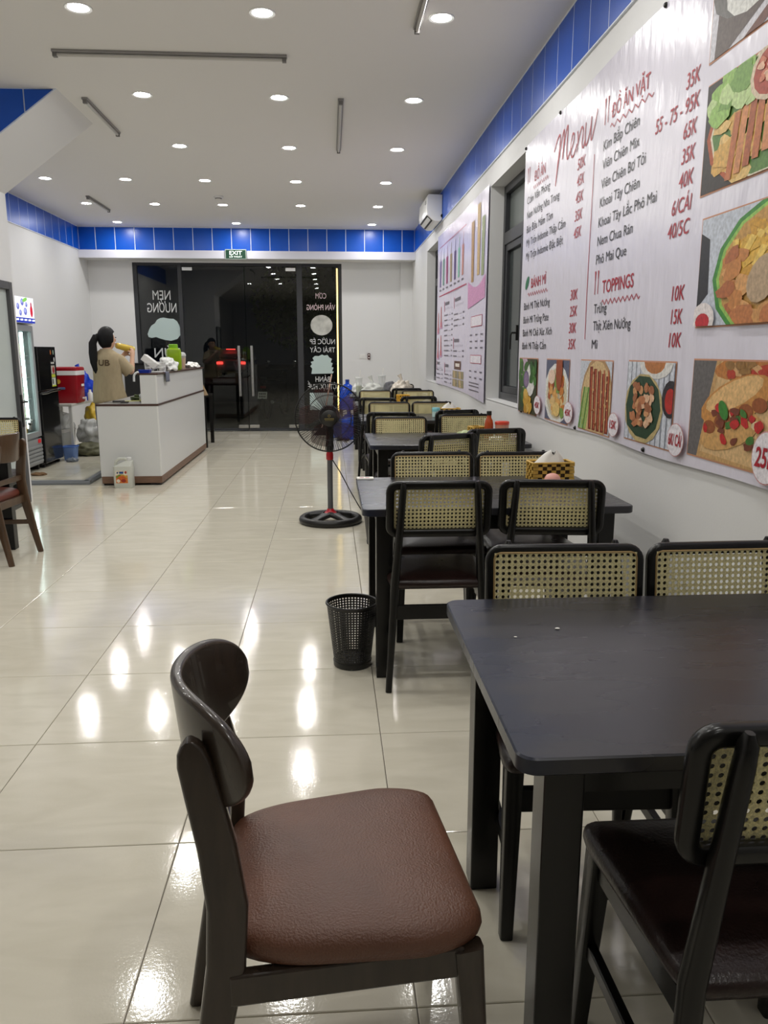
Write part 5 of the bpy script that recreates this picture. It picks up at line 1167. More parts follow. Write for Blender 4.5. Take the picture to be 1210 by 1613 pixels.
H = lab('ĐỒ ĂN', 842.5, 286.4, 860, CH_, M_REDT, 0.010); wavy(H[0] + 0.02, H[1] - 0.035, H[2] * 1.35)
for body, base, r in (('Cơm Văn Phòng', 322.8, 867), ('Nem Nướng Nha Trang', 345.5, 881), ('Bún Đậu Mắm Tôm', 368, 871), ('Mỳ Trộn Indomie Thập Cẩm', 389, 890), ('Mỳ Trộn Indomie Đặc Biệt', 410, 886)):
    lab(body, 831.5 - (base - 322) * 0.028, base, r, CI, M_BLKT)
for body, l, base, r in (('50K', 909, 269, 921.5), ('45K', 908, 295, 919.5), ('45K', 906, 322, 918), ('35K', 904.5, 350, 916.5), ('45K', 903, 377, 915)): lab(body, l, base, r, CP, M_REDT, 0.006, 0.15)
H = lab('ĐỒ ĂN VẶT', 963.7, 187, 1025, CH_, M_REDT, 0.010); wavy(H[0] + 0.01, H[1] - 0.035, H[2] * 1.12, 7)
for body, l, base, r in (('Kim Bắp Chiên', 950.5, 238.5, 1008), ('Viên Chiên Mix', 949, 268, 1007.7), ('Viên Chiên Bơ Tỏi', 947, 298.5, 1017.5), ('Khoai Tây Chiên', 945, 328, 1007.7), ('Khoai Tây Lắc Phô Mai', 943, 359, 1035), ('Nem Chua Rán', 941.5, 388, 997), ('Phô Mai Que', 939.5, 417, 987)): lab(body, l, base, r, CI, M_BLKT)
for body, l, base, r in (('35K', 1081.5, 142.6, 1103.6), ('55 - 75 - 95K', 1032.5, 212.7, 1102.6), ('65K', 1077, 221, 1098.6), ('35K', 1074.5, 260.7, 1096), ('40K', 1070.5, 298.7, 1093.6), ('6/CÁI', 1059.5, 341, 1091), ('40/5C', 1053, 378, 1087.7)): lab(body, l, base, r, CP, M_REDT, 0.006, 0.12)
H = lab('BÁNH MÌ', 837.4, 453.6, 860, CH_, M_REDT, 0.010); wavy(H[0] + 0.08, H[1] - 0.04, H[2] * 1.35)
for body, base, r in (('Bánh Mì Thịt Nướng', 488.6, 866), ('Bánh Mì Trứng Pate', 509.8, 864), ('Bánh Mì Chả Xúc Xích', 530, 869), ('Bánh Mì Thập Cẩm', 550, 860)): lab(body, 826.5 - (base - 488) * 0.04, base, r, CI, M_BLKT)
for base, l, body in ((473.4, 898.5, '30K'), (499, 897.7, '25K'), (525, 896.3, '30K'), (550, 895, '35K')): lab(body, l, base, l + 11.5, CP, M_REDT, 0.006, 0.12)
H = lab('TOPPINGS', 949, 462, 998.4, CH_, M_REDT, 0.010); wavy(H[0], H[1] - 0.045, H[2] * 1.2)
for body, l, base, r in (('Trứng', 936, 494, 955.5), ('Thịt Xiên Nướng', 934.5, 520.7, 993.5), ('Mì', 932, 549.4, 940.6)): lab(body, l, base, r, CI, M_BLKT)
for body, l, base, r in (('10K', 1059.5, 474.4, 1079.4), ('15K', 1058, 510.7, 1075.5), ('10K', 1054.5, 547, 1073.5)): lab(body, l, base, r, CP, M_REDT, 0.006, 0.12)
# handwritten Menu
def stroke(pts, w=0.016):
    P = []
    for i in range(len(pts) - 1):
        p0, p1, p2, p3 = pts[max(i - 1, 0)], pts[i], pts[i + 1], pts[min(i + 2, len(pts) - 1)]
        for k in range(6):
            t = k / 6; P.append(tuple(0.5 * (2 * p1[a] + (p2[a] - p0[a]) * t + (2 * p0[a] - 5 * p1[a] + 4 * p2[a] - p3[a]) * t * t + (3 * p1[a] - p0[a] - 3 * p2[a] + p3[a]) * t ** 3) for a in (0, 1)))
    P.append(pts[-1])
    y0, z0, ww, hh = 4.99, 2.35, 0.72, 0.29
    ribbon([(y0 - x * ww, z0 + z * hh) for x, z in P], w, M_REDT, 'script_stroke', LAY + 0.0004)
stroke([(-0.02, 0.56), (0.06, 0.74), (0.13, 0.80), (0.145, 0.66), (0.10, 0.3), (0.05, -0.14), (0.10, 0.2), (0.18, 0.62), (0.24, 0.82), (0.255, 0.7), (0.225, 0.28), (0.27, 0.62), (0.335, 0.84), (0.35, 0.74), (0.335, 0.42), (0.36, 0.22), (0.42, 0.32)], 0.013)
stroke([(0.42, 0.3), (0.50, 0.42), (0.52, 0.56), (0.48, 0.6), (0.44, 0.42), (0.46, 0.22), (0.52, 0.2), (0.60, 0.36)], 0.011)
stroke([(0.60, 0.58), (0.62, 0.4), (0.60, 0.18), (0.63, 0.4), (0.70, 0.58), (0.74, 0.5), (0.72, 0.3), (0.75, 0.2), (0.79, 0.3)], 0.011)
stroke([(0.80, 0.6), (0.79, 0.4), (0.80, 0.22), (0.85, 0.24), (0.91, 0.44), (0.93, 0.62), (0.92, 0.4), (0.94, 0.22), (1.0, 0.4), (1.06, 0.66)], 0.011)
p0, p1 = at(948, 240, X=XR - B_OFF), at(918, 535, X=XR - B_OFF); ribbon([(4.25, 2.33 - k * 0.0465) for k in range(21)], 0.008, M_REDT)
def cutlery(px, py, h):
    a = at(px, py, X=XR - B_OFF); y, z = a.y, a.z
    ribbon([(y, z), (y, z + h * 0.55), (y, z + h)], [0.009, 0.007, 0.02], M_REDT, 'fork_icon'); ribbon([(y - 0.045, z), (y - 0.045, z + h * 0.6), (y - 0.045, z + h)], [0.008, 0.007, 0.018], M_REDT, 'knife_icon')
cutlery(953, 197, 0.12); cutlery(832.5, 290, 0.10); cutlery(937.5, 464, 0.115)
a = at(831.5, 446, X=XR - B_OFF); b = MB(); b.recalc = False; b.face(b.add([W1(a.y - y, a.z + z, LAY) for y, z in ell(0, 0, 0.06, 0.032, 35)])); b.build('leaf_icon', mat('leaf_print', srgb(30, 110, 74), 0.5), bn)
# printed food photographs
def photo(name, y0, z0, y1, z1, shapes, bg, border=True):
    """y0 > y1: from the far edge to the near edge"""
    if border:
        b = MB(); b.recalc = False; e = 0.006; b.face(b.add([W1(y, z, LAY) for y, z in ((y0 + e, z0 - e), (y1 - e, z0 - e), (y1 - e, z1 + e), (y0 + e, z1 + e))])); b.build('photo_border', mat('border_print', srgb(206, 150, 120), 0.5), bn)
    top = max(wave1(y0 + (y1 - y0) * i / 8, z0 + (z1 - z0) * j / 8) for i in range(9) for j in range(9))
    def pl(u, v, o):
        y = y0 + (y1 - y0) * u; z = z0 + (z1 - z0) * v
        return Vector((XR - B_OFF - top - LAY - 0.0008 - o, y, z)) - BO
    return picture(name, bn, pl, shapes, bg)
random.seed(12)
def scatter(n, x0, x1, y0, y1, r, cols, j=0.25): return [(ell(random.uniform(x0, x1), random.uniform(y0, y1), r * random.uniform(0.6, 1.2), r * random.uniform(0.5, 1.0), random.uniform(0, 180), 9, j), random.choice(cols)) for _ in range(n)]
# row along the bottom
S = [(ell(0.3, 0.75, 0.25, 0.3), (196, 170, 190))] + scatter(16, 0.0, 0.45, 0.2, 0.95, 0.13, [(66, 104, 50), (90, 130, 60), (40, 70, 34)]) + [(ell(0.68, 0.62, 0.24, 0.3), (226, 224, 220)), (ell(0.45, 0.62, 0.16, 0.16), (96, 84, 120)), (ell(0.45, 0.62, 0.12, 0.13), (140, 120, 150))] + scatter(12, 0.7, 1.0, 0.6, 1.0, 0.12, [(70, 120, 50), (50, 90, 40)]) + scatter(14, 0.4, 0.75, 0.05, 0.38, 0.1, [(206, 160, 60), (190, 140, 44), (220, 180, 90)])
photo('food_photo', 5.690, 0.915, 5.20, 1.285, S, (62, 66, 44))
S = [(ell(0.5, 0.45, 0.55, 0.5), (224, 224, 222)), (ell(0.5, 0.45, 0.45, 0.42), (206, 196, 170))] + scatter(40, 0.2, 0.85, 0.15, 0.72, 0.09, [(196, 120, 50), (170, 80, 40), (216, 160, 90), (120, 150, 70), (226, 190, 130)]) + [(ell(0.62, 0.85, 0.14, 0.35), (150, 70, 36)), (ell(0.3, 0.72, 0.16, 0.12), (230, 200, 180)), (ell(0.55, 0.2, 0.16, 0.12), (222, 190, 120))]
photo('food_photo', 4.985, 0.918, 4.50, 1.285, S, (92, 96, 120))
S = [(ell(0.55, 0.45, 0.5, 0.62, -8), (176, 140, 100)), (ell(0.55, 0.45, 0.46, 0.56, -8), (206, 176, 130))] + [(stick(0.02 + 0.07 * k, -0.05, 0.18 + 0.07 * k, 0.62, 0.055), ((96, 140, 60), (150, 180, 100))[k % 2]) for k in range(4)] + [(stick(0.40 + 0.13 * k, 0.02, 0.38 + 0.13 * k, 0.92 - 0.03 * k, 0.095), (124, 50, 30)) for k in range(5)] + [(stick(0.42 + 0.13 * k, 0.05, 0.40 + 0.13 * k, 0.88, 0.03), (184, 92, 60)) for k in range(5)] + scatter(30, 0.38, 0.95, 0.1, 0.85, 0.02, [(220, 180, 120), (150, 60, 30)])
photo('food_photo', 4.29, 0.925, 3.80, 1.288, S, (196, 200, 210))
S = [(stick(0.1 * k, 0, 0.1 * k, 1, 0.02), (150, 154, 166)) for k in range(11)] + [(ell(0.62, 0.98, 0.34, 0.18), (224, 222, 218)), (ell(0.6, 1.0, 0.22, 0.14), (186, 120, 70)), (ell(0.40, 0.42, 0.42, 0.44), (190, 170, 120)), (ell(0.40, 0.44, 0.40, 0.42, 0, 10, 0.06), (38, 66, 44)), (ell(0.95, 0.58, 0.16, 0.22), (40, 34, 40)), (ell(0.95, 0.56, 0.10, 0.15), (180, 40, 34))] + scatter(46, 0.2, 0.62, 0.22, 0.70, 0.065, [(206, 150, 104), (186, 120, 80), (226, 184, 150), (160, 100, 66)])
photo('food_photo', 3.585, 0.945, 3.08, 1.292, S, (206, 210, 220))
S = [([(0.12, 0.0), (0.95, -0.05), (1.1, 1.1), (0.3, 1.1)], (196, 156, 104)), ([(0.16, 0.06), (0.9, 0.02), (1.05, 1.1), (0.36, 1.1)], (214, 178, 128)), (ell(0.6, 0.95, 0.34, 0.12, 10), (186, 120, 60))] + scatter(14, 0.4, 0.85, 0.86, 1.0, 0.07, [(180, 60, 40), (206, 160, 110), (150, 110, 60)]) + [(ell(0.48, 0.32, 0.36, 0.16, 28), (206, 160, 100)), (ell(0.52, 0.62, 0.42, 0.2, 30), (200, 140, 74)), (ell(0.50, 0.68, 0.34, 0.12, 30), (226, 184, 126))] + [(ell(0.26 + 0.13 * k, 0.33 + 0.07 * k, 0.075, 0.07), (150, 84, 44)) for k in range(5)] + scatter(26, 0.2, 0.82, 0.22, 0.56, 0.05, [(70, 120, 50), (190, 40, 40), (222, 200, 160), (120, 60, 40)]) + [(ell(0.42, 0.52, 0.05, 0.1, 20), (60, 130, 50))]
photo('food_photo', 2.925, 0.955, 2.30, 1.305, S, (104, 100, 100))
# column at the near end
S = [(ell(0.65, 0.5, 0.62, 0.56), (176, 84, 40)), (ell(0.65, 0.5, 0.58, 0.52), (224, 216, 190)), (ell(0.65, 0.5, 0.56, 0.5), (90, 130, 60))] + scatter(26, 0.15, 0.6, 0.0, 0.62, 0.1, [(216, 170, 90), (226, 190, 120)]) + [(stick(0.30 + 0.085 * k, 0.04 + 0.03 * k, 0.36 + 0.075 * k, 0.60 + 0.02 * k, 0.06), ((186, 110, 66), (206, 138, 90), (170, 92, 54))[k % 3]) for k in range(9)] + scatter(16, 0.12, 0.5, 0.66, 0.95, 0.11, [(150, 190, 100), (190, 214, 150), (120, 160, 80)]) + [(ell(0.66, 0.80, 0.2, 0.24), (214, 196, 170)), (ell(0.66, 0.80, 0.17, 0.2), (170, 70, 50))] + scatter(18, 0.54, 0.78, 0.66, 0.94, 0.035, [(200, 120, 90), (140, 44, 34), (226, 180, 150)])
photo('food_photo', 2.975, 1.895, 2.30, 2.262, S, (54, 48, 44))
S = [([(-0.1, 0.05), (0.12, 0.3), (0.1, 0.8), (-0.1, 0.95)], (40, 40, 46)), (ell(0.78, 0.42, 0.62, 0.62), (66, 140, 56)), (ell(0.78, 0.42, 0.58, 0.58), (150, 196, 90)), (ell(0.78, 0.42, 0.55, 0.55), (196, 150, 80))] + [(stick(0.3 + 0.55 * random.random(), 0.2 + 0.6 * random.random(), 0.36 + 0.55 * random.random(), 0.2 + 0.7 * random.random(), 0.06), random.choice([(222, 176, 70), (236, 198, 100), (206, 154, 54)])) for _ in range(34)] + scatter(14, 0.28, 0.5, 0.0, 0.75, 0.09, [(196, 130, 70), (176, 104, 60), (216, 160, 100)]) + [(ell(0.66, 0.36, 0.13, 0.2, -15), (186, 160, 130)), (ell(0.9, 0.5, 0.12, 0.16), (222, 204, 160))] + scatter(6, 0.5, 0.75, 0.02, 0.14, 0.1, [(190, 120, 70), (206, 150, 90)]) + [(ell(0.1, 0.06, 0.13, 0.16), (232, 224, 224)), (ell(0.1, 0.04, 0.08, 0.08), (190, 40, 50))]
photo('food_photo', 2.937, 1.428, 2.25, 1.805, S, (196, 202, 214))
S = [([(0.05, -0.1), (0.95, 0.5), (1.1, 1.2), (0.1, 1.1)], (96, 84, 80)), (ell(0.42, 0.75, 0.42, 0.5, -20), (110, 108, 106)), (ell(0.46, 0.62, 0.3, 0.4, -25), (222, 222, 218)), (ell(0.36, 1.0, 0.22, 0.14), (190, 120, 70)), (ell(0.5, 0.72, 0.03, 0.06), (90, 150, 60)), (ell(0.95, 0.9, 0.16, 0.3), (120, 160, 70)), (stick(0.3, -0.1, 1.1, 0.5, 0.1), (110, 70, 60))]
photo('food_photo', 2.99, 2.345, 2.30, 2.66, S, (206, 204, 212))
def price_badge(px, py, ry, rz, body, w, cap):
    a = at(px, py, X=XR - B_OFF)
    for k, (s, col) in enumerate(((1.0, (206, 150, 150)), (0.95, (234, 228, 236)))):
        b = MB(); b.recalc = False; b.face(b.add([W1(a.y + y * s, a.z + z * s, LAY + 0.0125 + 0.0008 * k) for y, z in ell(0, 0, ry, rz, 0, 28)])); b.build('price_badge', print_mat(col), bn)
    lettering('badge_letters', bn, body, Vector((XR, a.y + w / 2, a.z - cap / 2)), (0, -1, 0), (0, 0, 1), w, cap, M_REDT, 0.02, 0.1, warp=lambda p: W1(p.y, p.z, LAY + 0.0150))
price_badge(849, 638, 0.085, 0.062, '45K', 0.11, 0.036); price_badge(898, 650, 0.085, 0.062, '45K', 0.11, 0.036); price_badge(970.5, 669, 0.075, 0.058, '15K', 0.09, 0.038); price_badge(1070, 693, 0.075, 0.066, '6K/ CÁI', 0.115, 0.044); price_badge(1214, 722, 0.085, 0.085, '25K', 0.12, 0.06)
for y, z in ((5.72, 2.70), (4.9, 2.705), (3.42, 2.70), (5.6, 0.915), (4.35, 0.915), (3.35, 0.915)):
    b = MB(); b.lathe([(0.011, 0.0), (0.011, 0.004), (0.006, 0.010)], 12, c=W1(y, z, 0.001), M=Matrix.Rotation(R(-90), 3, 'Y')); b.build('wall_screw', M_BLACKP, bn)

# ================================================================== DRINKS BANNER
DY1_, DY0_, DZ0_, DZ1_ = 10.215, 7.005, 0.93, 2.72
dn = thing('drinks_banner', 'pale lilac vinyl drinks menu banner between the two windows', 'banner', (XR, 8.6, DZ0_)); DO = Vector((XR, 8.6, DZ0_))
def wave2(y, z): return 0.003 * math.sin(y * 2.0) + 0.0025 * math.sin(y * 4.3 + z * 2)
def W2(y, z, off=0.0): return Vector((XR - 0.014 - wave2(y, z) - off, y, z)) - DO
s = sheet(lambda u, v, o: W2(DY1_ + (DY0_ - DY1_) * u, DZ0_ + (DZ1_ - DZ0_) * v - (0.05 * u ** 3 * (1 - v)), o), 40, 22, 0.001); s.build('vinyl_sheet', banner_mat('banner_vinyl_lilac', srgb(220, 214, 236)), dn, smooth=60)
def d_(px, py): a = at(640 + px / 4.48, 280 + py / 4.48, X=XR - 0.014); return a.y, a.z
def patch(name, pts, m, off=0.003): b = MB(); b.recalc = False; b.face(b.add([W2(y, z, off) for y, z in pts])); return b.build(name, m, dn)
def prect(x0, y0, x1, y1):
    (ya, za), (yb, zb) = d_(x0, y0), d_(x1, y1); return ya, za, yb, zb
def rowline(y0, y1, z, h, m): patch('menu_line', [(y0, z), (y1, z), (y1, z + h), (y0, z + h)], m)
M_PINK = print_mat((206, 150, 190)); M_MAG = print_mat((176, 60, 90)); M_GREYP = print_mat((112, 106, 118)); M_BRN = print_mat((104, 72, 62))
CUPC = [(120, 100, 160), (110, 150, 140), (150, 60, 110), (160, 140, 110), (84, 60, 120), (130, 190, 170), (190, 130, 120)]
for k, c in enumerate(CUPC):
    y = 9.92 - k * 0.27; z = 2.10; m = print_mat(c); h = 0.30
    patch('cup_print', [(y + 0.05, z), (y - 0.05, z), (y - 0.065, z + h), (y + 0.065, z + h)], m); patch('straw_print', [(y + 0.01, z + h), (y - 0.01, z + h), (y - 0.03, z + h + 0.12), (y - 0.015, z + h + 0.12)], m, 0.0032); rowline(y + 0.07, y - 0.07, z - 0.05, 0.018, M_GREYP)
patch('header_line', [(10.0, 1.985), (8.05, 1.985), (8.05, 1.997), (10.0, 1.997)], M_MAG); patch('header_line', [(10.0, 2.56), (8.1, 2.56), (8.1, 2.567), (10.0, 2.567)], M_MAG)
patch('pink_blob', [(7.95, 1.74), (7.05, 1.80)] + [(7.05, 2.0)] + [(7.05 + 0.9 * k / 6, 2.0 - 0.08 * math.sin(k / 6 * math.pi)) for k in range(1, 7)], M_PINK)
for k, (y, z, h, c) in enumerate(((7.72, 1.98, 0.55, (176, 140, 96)), (7.42, 2.02, 0.62, (200, 170, 120)), (7.2, 2.0, 0.5, (150, 160, 120)))): patch('cup_print', [(y + 0.06, z), (y - 0.06, z), (y - 0.075, z + h), (y + 0.075, z + h)], print_mat(c), 0.0036)
for (y, z) in ((10.05, 1.56), (9.80, 1.62), (10.05, 1.25), (9.80, 1.28)): patch('cup_print', [(y + 0.05, z), (y - 0.05, z), (y - 0.02, z + 0.24), (y + 0.02, z + 0.24)], print_mat((196, 110, 110))); patch('pink_blob', [(y + 0.09, z - 0.02), (y - 0.09, z - 0.02), (y - 0.09, z + 0.06), (y + 0.09, z + 0.06)], M_PINK, 0.0025)
def block(y0, y1, z0, n, dz):
    for k in range(n):
        z = z0 - k * dz; w = (y0 - y1); rowline(y0, y0 - w * random.uniform(0.35, 0.6), z, 0.013, M_GREYP); rowline(y0 - w * 0.5, y1 + w * 0.22, z, 0.003, M_GREYP); rowline(y1 + w * 0.12, y1, z, 0.016, M_GREYP)
def title(y0, y1, z): rowline(y0, y0 - 0.025, z - 0.07, 0.12, M_MAG); rowline(y0 - 0.06, y1 + 0.25, z, 0.034, M_GREYP); [rowline(y0 - 0.06 - 0.05 * k, y0 - 0.085 - 0.05 * k, z - 0.05 + 0.012 * (k % 2), 0.006, M_GREYP) for k in range(int((y0 - y1) / 0.05) - 1)]
random.seed(4)
title(9.55, 8.95, 1.86); block(9.55, 8.95, 1.74, 9, 0.058)
title(8.85, 8.15, 1.86); block(8.85, 8.15, 1.72, 3, 0.06); title(8.85, 8.2, 1.43); block(8.85, 8.15, 1.33, 2, 0.055)
title(10.15, 9.65, 1.17); block(10.15, 9.65, 1.10, 3, 0.05); title(9.5, 8.95, 1.15); block(9.5, 8.95, 1.06, 3, 0.045)
patch('brown_box', [(8.75, 1.14), (8.3, 1.14), (8.3, 1.23), (8.75, 1.23)], M_BRN); rowline(8.66, 8.39, 1.17, 0.035, print_mat((230, 220, 214)))
for y in (8.86, 8.48):
    for z in (0.955, 1.045): patch('drink_photo', [(y, z), (y - 0.34, z), (y - 0.34, z + 0.08), (y, z + 0.08)], print_mat((150, 140, 110))); patch('drink_photo', [(y - 0.1, z), (y - 0.2, z), (y - 0.17, z + 0.08), (y - 0.08, z + 0.08)], print_mat((196, 170, 130)), 0.0034)
for z0, z1 in ((1.56, 1.66), (1.22, 1.30)):
    patch('red_outline', [(7.75, z0), (7.15, z0), (7.15, z1), (7.75, z1)], M_MAG); patch('box_fill', [(7.735, z0 + 0.006), (7.165, z0 + 0.006), (7.165, z1 - 0.006), (7.735, z1 - 0.006)], print_mat((232, 226, 240)), 0.0036); rowline(7.62, 7.3, z0 + 0.03, 0.035, M_MAG)
for z in (1.48, 1.42, 1.36, 1.14, 1.08):
    for y in (7.8, 7.5, 7.22): rowline(y, y - 0.12, z, 0.013, M_GREYP)
for z in (1.03, 1.0, 0.96): rowline(7.8, 7.25, z, 0.011, M_GREYP)

# ================================================================== PERSON BEHIND THE COUNTER
px_, py_ = -2.555, 9.40
person = thing('person', 'person in a tan shirt with a long black ponytail behind the counter', 'person', (px_, py_, 0))
FACE = Vector((math.sin(R(38)), math.cos(R(38)), 0)); SIDE = Vector((math.cos(R(14)), -math.sin(R(14)), 0)); FWD = Vector((math.sin(R(14)), math.cos(R(14)), 0)); UPV = Vector((0, 0, 1))
def L3(s, f, z): return SIDE * s + FWD * f + UPV * (z * 0.99)
def skin_mesh(name, verts, edges, radii, m, parent, level=1, root=0):
    me = bpy.data.meshes.new(name); me.from_pydata([tuple(v) for v in verts], edges, []); o = bpy.data.objects.new(name, me); COL.objects.link(o)
    o.modifiers.new('skin', 'SKIN'); sv = me.skin_vertices[0].data
    for i, r in enumerate(radii): sv[i].radius = r if isinstance(r, tuple) else (r, r)
    sv[root].use_root = True
    sb = o.modifiers.new('sub', 'SUBSURF'); sb.levels = level; sb.render_levels = level
    dg = bpy.context.evaluated_depsgraph_get(); dg.update(); me2 = bpy.data.meshes.new_from_object(o.evaluated_get(dg)); bpy.data.objects.remove(o)
    me2.materials.clear(); me2.materials.append(m); me2.polygons.foreach_set('use_smooth', [True] * len(me2.polygons)); me2.name = name
    return link(name, me2, parent)
V, E_, Q = [], [], []
def sv(p, r, par=None):
    V.append(Vector(p)); Q.append(r); i = len(V) - 1
    if par is not None: E_.append((par, i))
    return i
pel = sv(L3(0, 0, 0.84), (0.14, 0.10)); wst = sv(L3(0, 0.0, 1.0), (0.12, 0.085), pel); chs = sv(L3(0, 0.01, 1.18), (0.14, 0.095), wst); nb = sv(L3(0, 0.0, 1.32), (0.06, 0.055), chs); nk = sv(L3(0, 0.015, 1.385), (0.047, 0.05), nb)
HC = L3(0, 0.02, 1.495) + FACE * 0.025
hj = sv(HC + Vector((0, 0, -0.075)) + FACE * 0.015, (0.066, 0.072), nk); hm_ = sv(HC, (0.078, 0.088), hj); ht = sv(HC + Vector((0, 0, 0.06)), (0.066, 0.074), hm_)
HR = L3(0.195, 0.25, 1.335); HL = L3(0.085, 0.30, 1.33)
for s, el, hd in ((1, L3(0.235, 0.12, 1.09), HR), (-1, L3(-0.15, 0.22, 1.10), HL)):
    sh = sv(L3(s * 0.145, 0.0, 1.27), 0.044, chs); e = sv(el, 0.040, sh); w = sv(hd + (el - hd).normalized() * 0.07, 0.026, e); pm = sv(hd, (0.034, 0.022), w)
    d = (hd - el).normalized(); tw = (HR + HL) / 2 - hd; tw = (tw - d * tw.dot(d)).normalized(); cr = d.cross(tw)
    for k in range(4):
        o_ = cr * (0.024 - 0.016 * k); l = (0.9, 1.0, 0.95, 0.75)[k]
        a = sv(hd + o_ + d * 0.035 * l, 0.0095, pm); b2 = sv(hd + o_ + d * 0.055 * l + tw * 0.02, 0.009, a); sv(hd + o_ + d * 0.05 * l + tw * 0.045, 0.008, b2)
    a = sv(hd + cr * 0.03 + tw * 0.012, 0.0105, pm); sv(hd + cr * 0.042 + tw * 0.04 + d * 0.012, 0.009, a)
for s in (-1, 1):
    h = sv(L3(s * 0.085, 0, 0.78), 0.088, pel); k = sv(L3(s * 0.09, 0.02, 0.45), 0.058, h); a = sv(L3(s * 0.09, -0.01, 0.085), 0.040, k); f_ = sv(L3(s * 0.095, 0.06, 0.035), 0.036, a); sv(L3(s * 0.1, 0.15, 0.028), 0.028, f_)
skin_mesh('body', V, E_, Q, M_SKIN, person, 2)
# face details
fs = FACE.cross(UPV).normalized()
b = MB(); b.ball(HC + FACE * 0.095 + Vector((0, 0, -0.02)), 0.012, 0.012, 0.02, 8, 6); b.build('nose', M_SKIN, person, smooth=80)
b = MB(); b.ball(HC + FACE * 0.085 + Vector((0, 0, -0.062)), 0.018, 0.018, 0.007, 8, 6); b.build('mouth', mat('lips', srgb(170, 96, 90), 0.5), person, smooth=80)
for s in (-1, 1):
    b = MB(); b.ball(HC + FACE * 0.08 + fs * s * 0.032 + Vector((0, 0, 0.008)), 0.01, 0.01, 0.006, 8, 6); b.build('eye', M_BLACKM, person)
    b = MB(); b.ball(HC - FACE * 0.012 + fs * s * 0.078 + Vector((0, 0, -0.012)), 0.014, 0.014, 0.03, 10, 8); b.build('ear', M_SKIN, person, smooth=80)
# hair: cap and ponytail
def hairfn(p):
    f = p.normalized().dot(FACE); lo = p.z
    q = Vector(p)
    if f > 0.25 and lo < 0.05: q -= FACE * (f - 0.25) * 0.17
    if lo < -0.06: q = Vector((q.x * 0.9, q.y * 0.9, q.z)) - FACE * 0.012
    return q
b = MB(); b.ball(HC + Vector((0, 0, 0.004)) - FACE * 0.02, 0.104, 0.104, 0.13, 26, 18, hairfn); b.build('hair', M_HAIR, person, smooth=80)
pb = HC - FACE * 0.085 - SIDE * 0.03 + Vector((0, 0, 0.01))
P = [pb + Vector((0.02, 0, 0.01)), pb + L3(-0.035, -0.02, 0.0), pb + L3(-0.06, -0.045, -0.07), pb + L3(-0.055, -0.06, -0.18), pb + L3(-0.045, -0.065, -0.28), pb + L3(-0.03, -0.065, -0.37), pb + L3(-0.025, -0.06, -0.42)]
PW_ = [0.03, 0.04, 0.048, 0.052, 0.05, 0.036, 0.012]
b = MB(); b.path(P, lambda i: [(x * (1 + 0.08 * math.sin(k * 2.3)), y) for k, (x, y) in enumerate(ellipse(PW_[i], PW_[i] * 0.62, 16))], up=FWD); b.build('ponytail', M_HAIR, person, smooth=80)
b = MB(); b.tube([pb + L3(-0.02, -0.012, 0) + (SIDE * 0.0 + UPV * math.cos(a) * 0.036 + FWD * math.sin(a) * 0.03) for a in [2 * math.pi * k / 12 for k in range(12)]], 0.007, 6, closed=True, up=SIDE); b.build('hair_tie', M_BLACKM, person)
# loose shirt and trousers
M_TAN = mat('tan_cotton', srgb(170, 154, 124), 0.9, noise=0.06, nscale=40, bump=1.0, bscale=9, stretch=(1, 1, 0.35))
def ringz(z, rx, ry, sh=0.0, fold=0.0, n=28, ph=0.0, lean=0.0): return [L3(sh + rx * math.cos(2 * math.pi * k / n) * (1 + fold * math.sin(5 * 2 * math.pi * k / n + ph)), lean + ry * math.sin(2 * math.pi * k / n) * (1 + fold * math.sin(6 * 2 * math.pi * k / n + ph)), z) for k in range(n)]
b = MB(); b.loft([ringz(0.755, 0.205, 0.15, 0.01, 0.045, ph=0.4), ringz(0.80, 0.20, 0.148, 0.01, 0.04, ph=0.6), ringz(0.90, 0.185, 0.138, 0.0, 0.035, ph=1.2), ringz(1.02, 0.168, 0.125, 0.0, 0.025, ph=2.0), ringz(1.13, 0.168, 0.122, 0.0, 0.015, ph=2.6), ringz(1.22, 0.178, 0.122), ringz(1.285, 0.172, 0.108), ringz(1.33, 0.125, 0.085), ringz(1.365, 0.07, 0.066), ringz(1.375, 0.062, 0.062)], False, False)
shirt = b.build('shirt', M_TAN, person, smooth=70); sm = shirt.modifiers.new('solid', 'SOLIDIFY'); sm.thickness = 0.004
bvh = BVHTree.FromPolygons(b.v, b.f)
for s, el in ((1, L3(0.235, 0.12, 1.09)), (-1, L3(-0.15, 0.22, 1.10))):
    shp = L3(s * 0.085, 0.0, 1.285); P = [shp, shp.lerp(el, 0.3) + Vector((0, 0, 0.01)), shp.lerp(el, 0.6), shp.lerp(el, 0.9)]
    b = MB(); b.path(P, lambda i: ellipse([0.066, 0.084, 0.08, 0.08][i], [0.06, 0.08, 0.076, 0.076][i], 18), up=(0, 0, 1)); b.build('sleeve', M_TAN, person, smooth=60)
lv, lf = text_geo('UB', 0.03)
x0 = min(v.x for v in lv); x1 = max(v.x for v in lv); b = MB(); b.recalc = False
for v in lv:
    q = L3(-0.035 + (v.x - x0) / (x1 - x0) * 0.13, -0.5, 1.185 + v.y * 0.092); h = bvh.ray_cast(q, FWD)
    b.v.append((h[0] if h[0] is not None else q + FWD * 0.38) - FWD * 0.006)
b.f = list(lf); b.m = [0] * len(lf); b.build('shirt_letters', mat('shirt_print', srgb(92, 76, 54), 0.8), person)
M_TROU = mat('grey_trousers', srgb(120, 116, 122), 0.85)
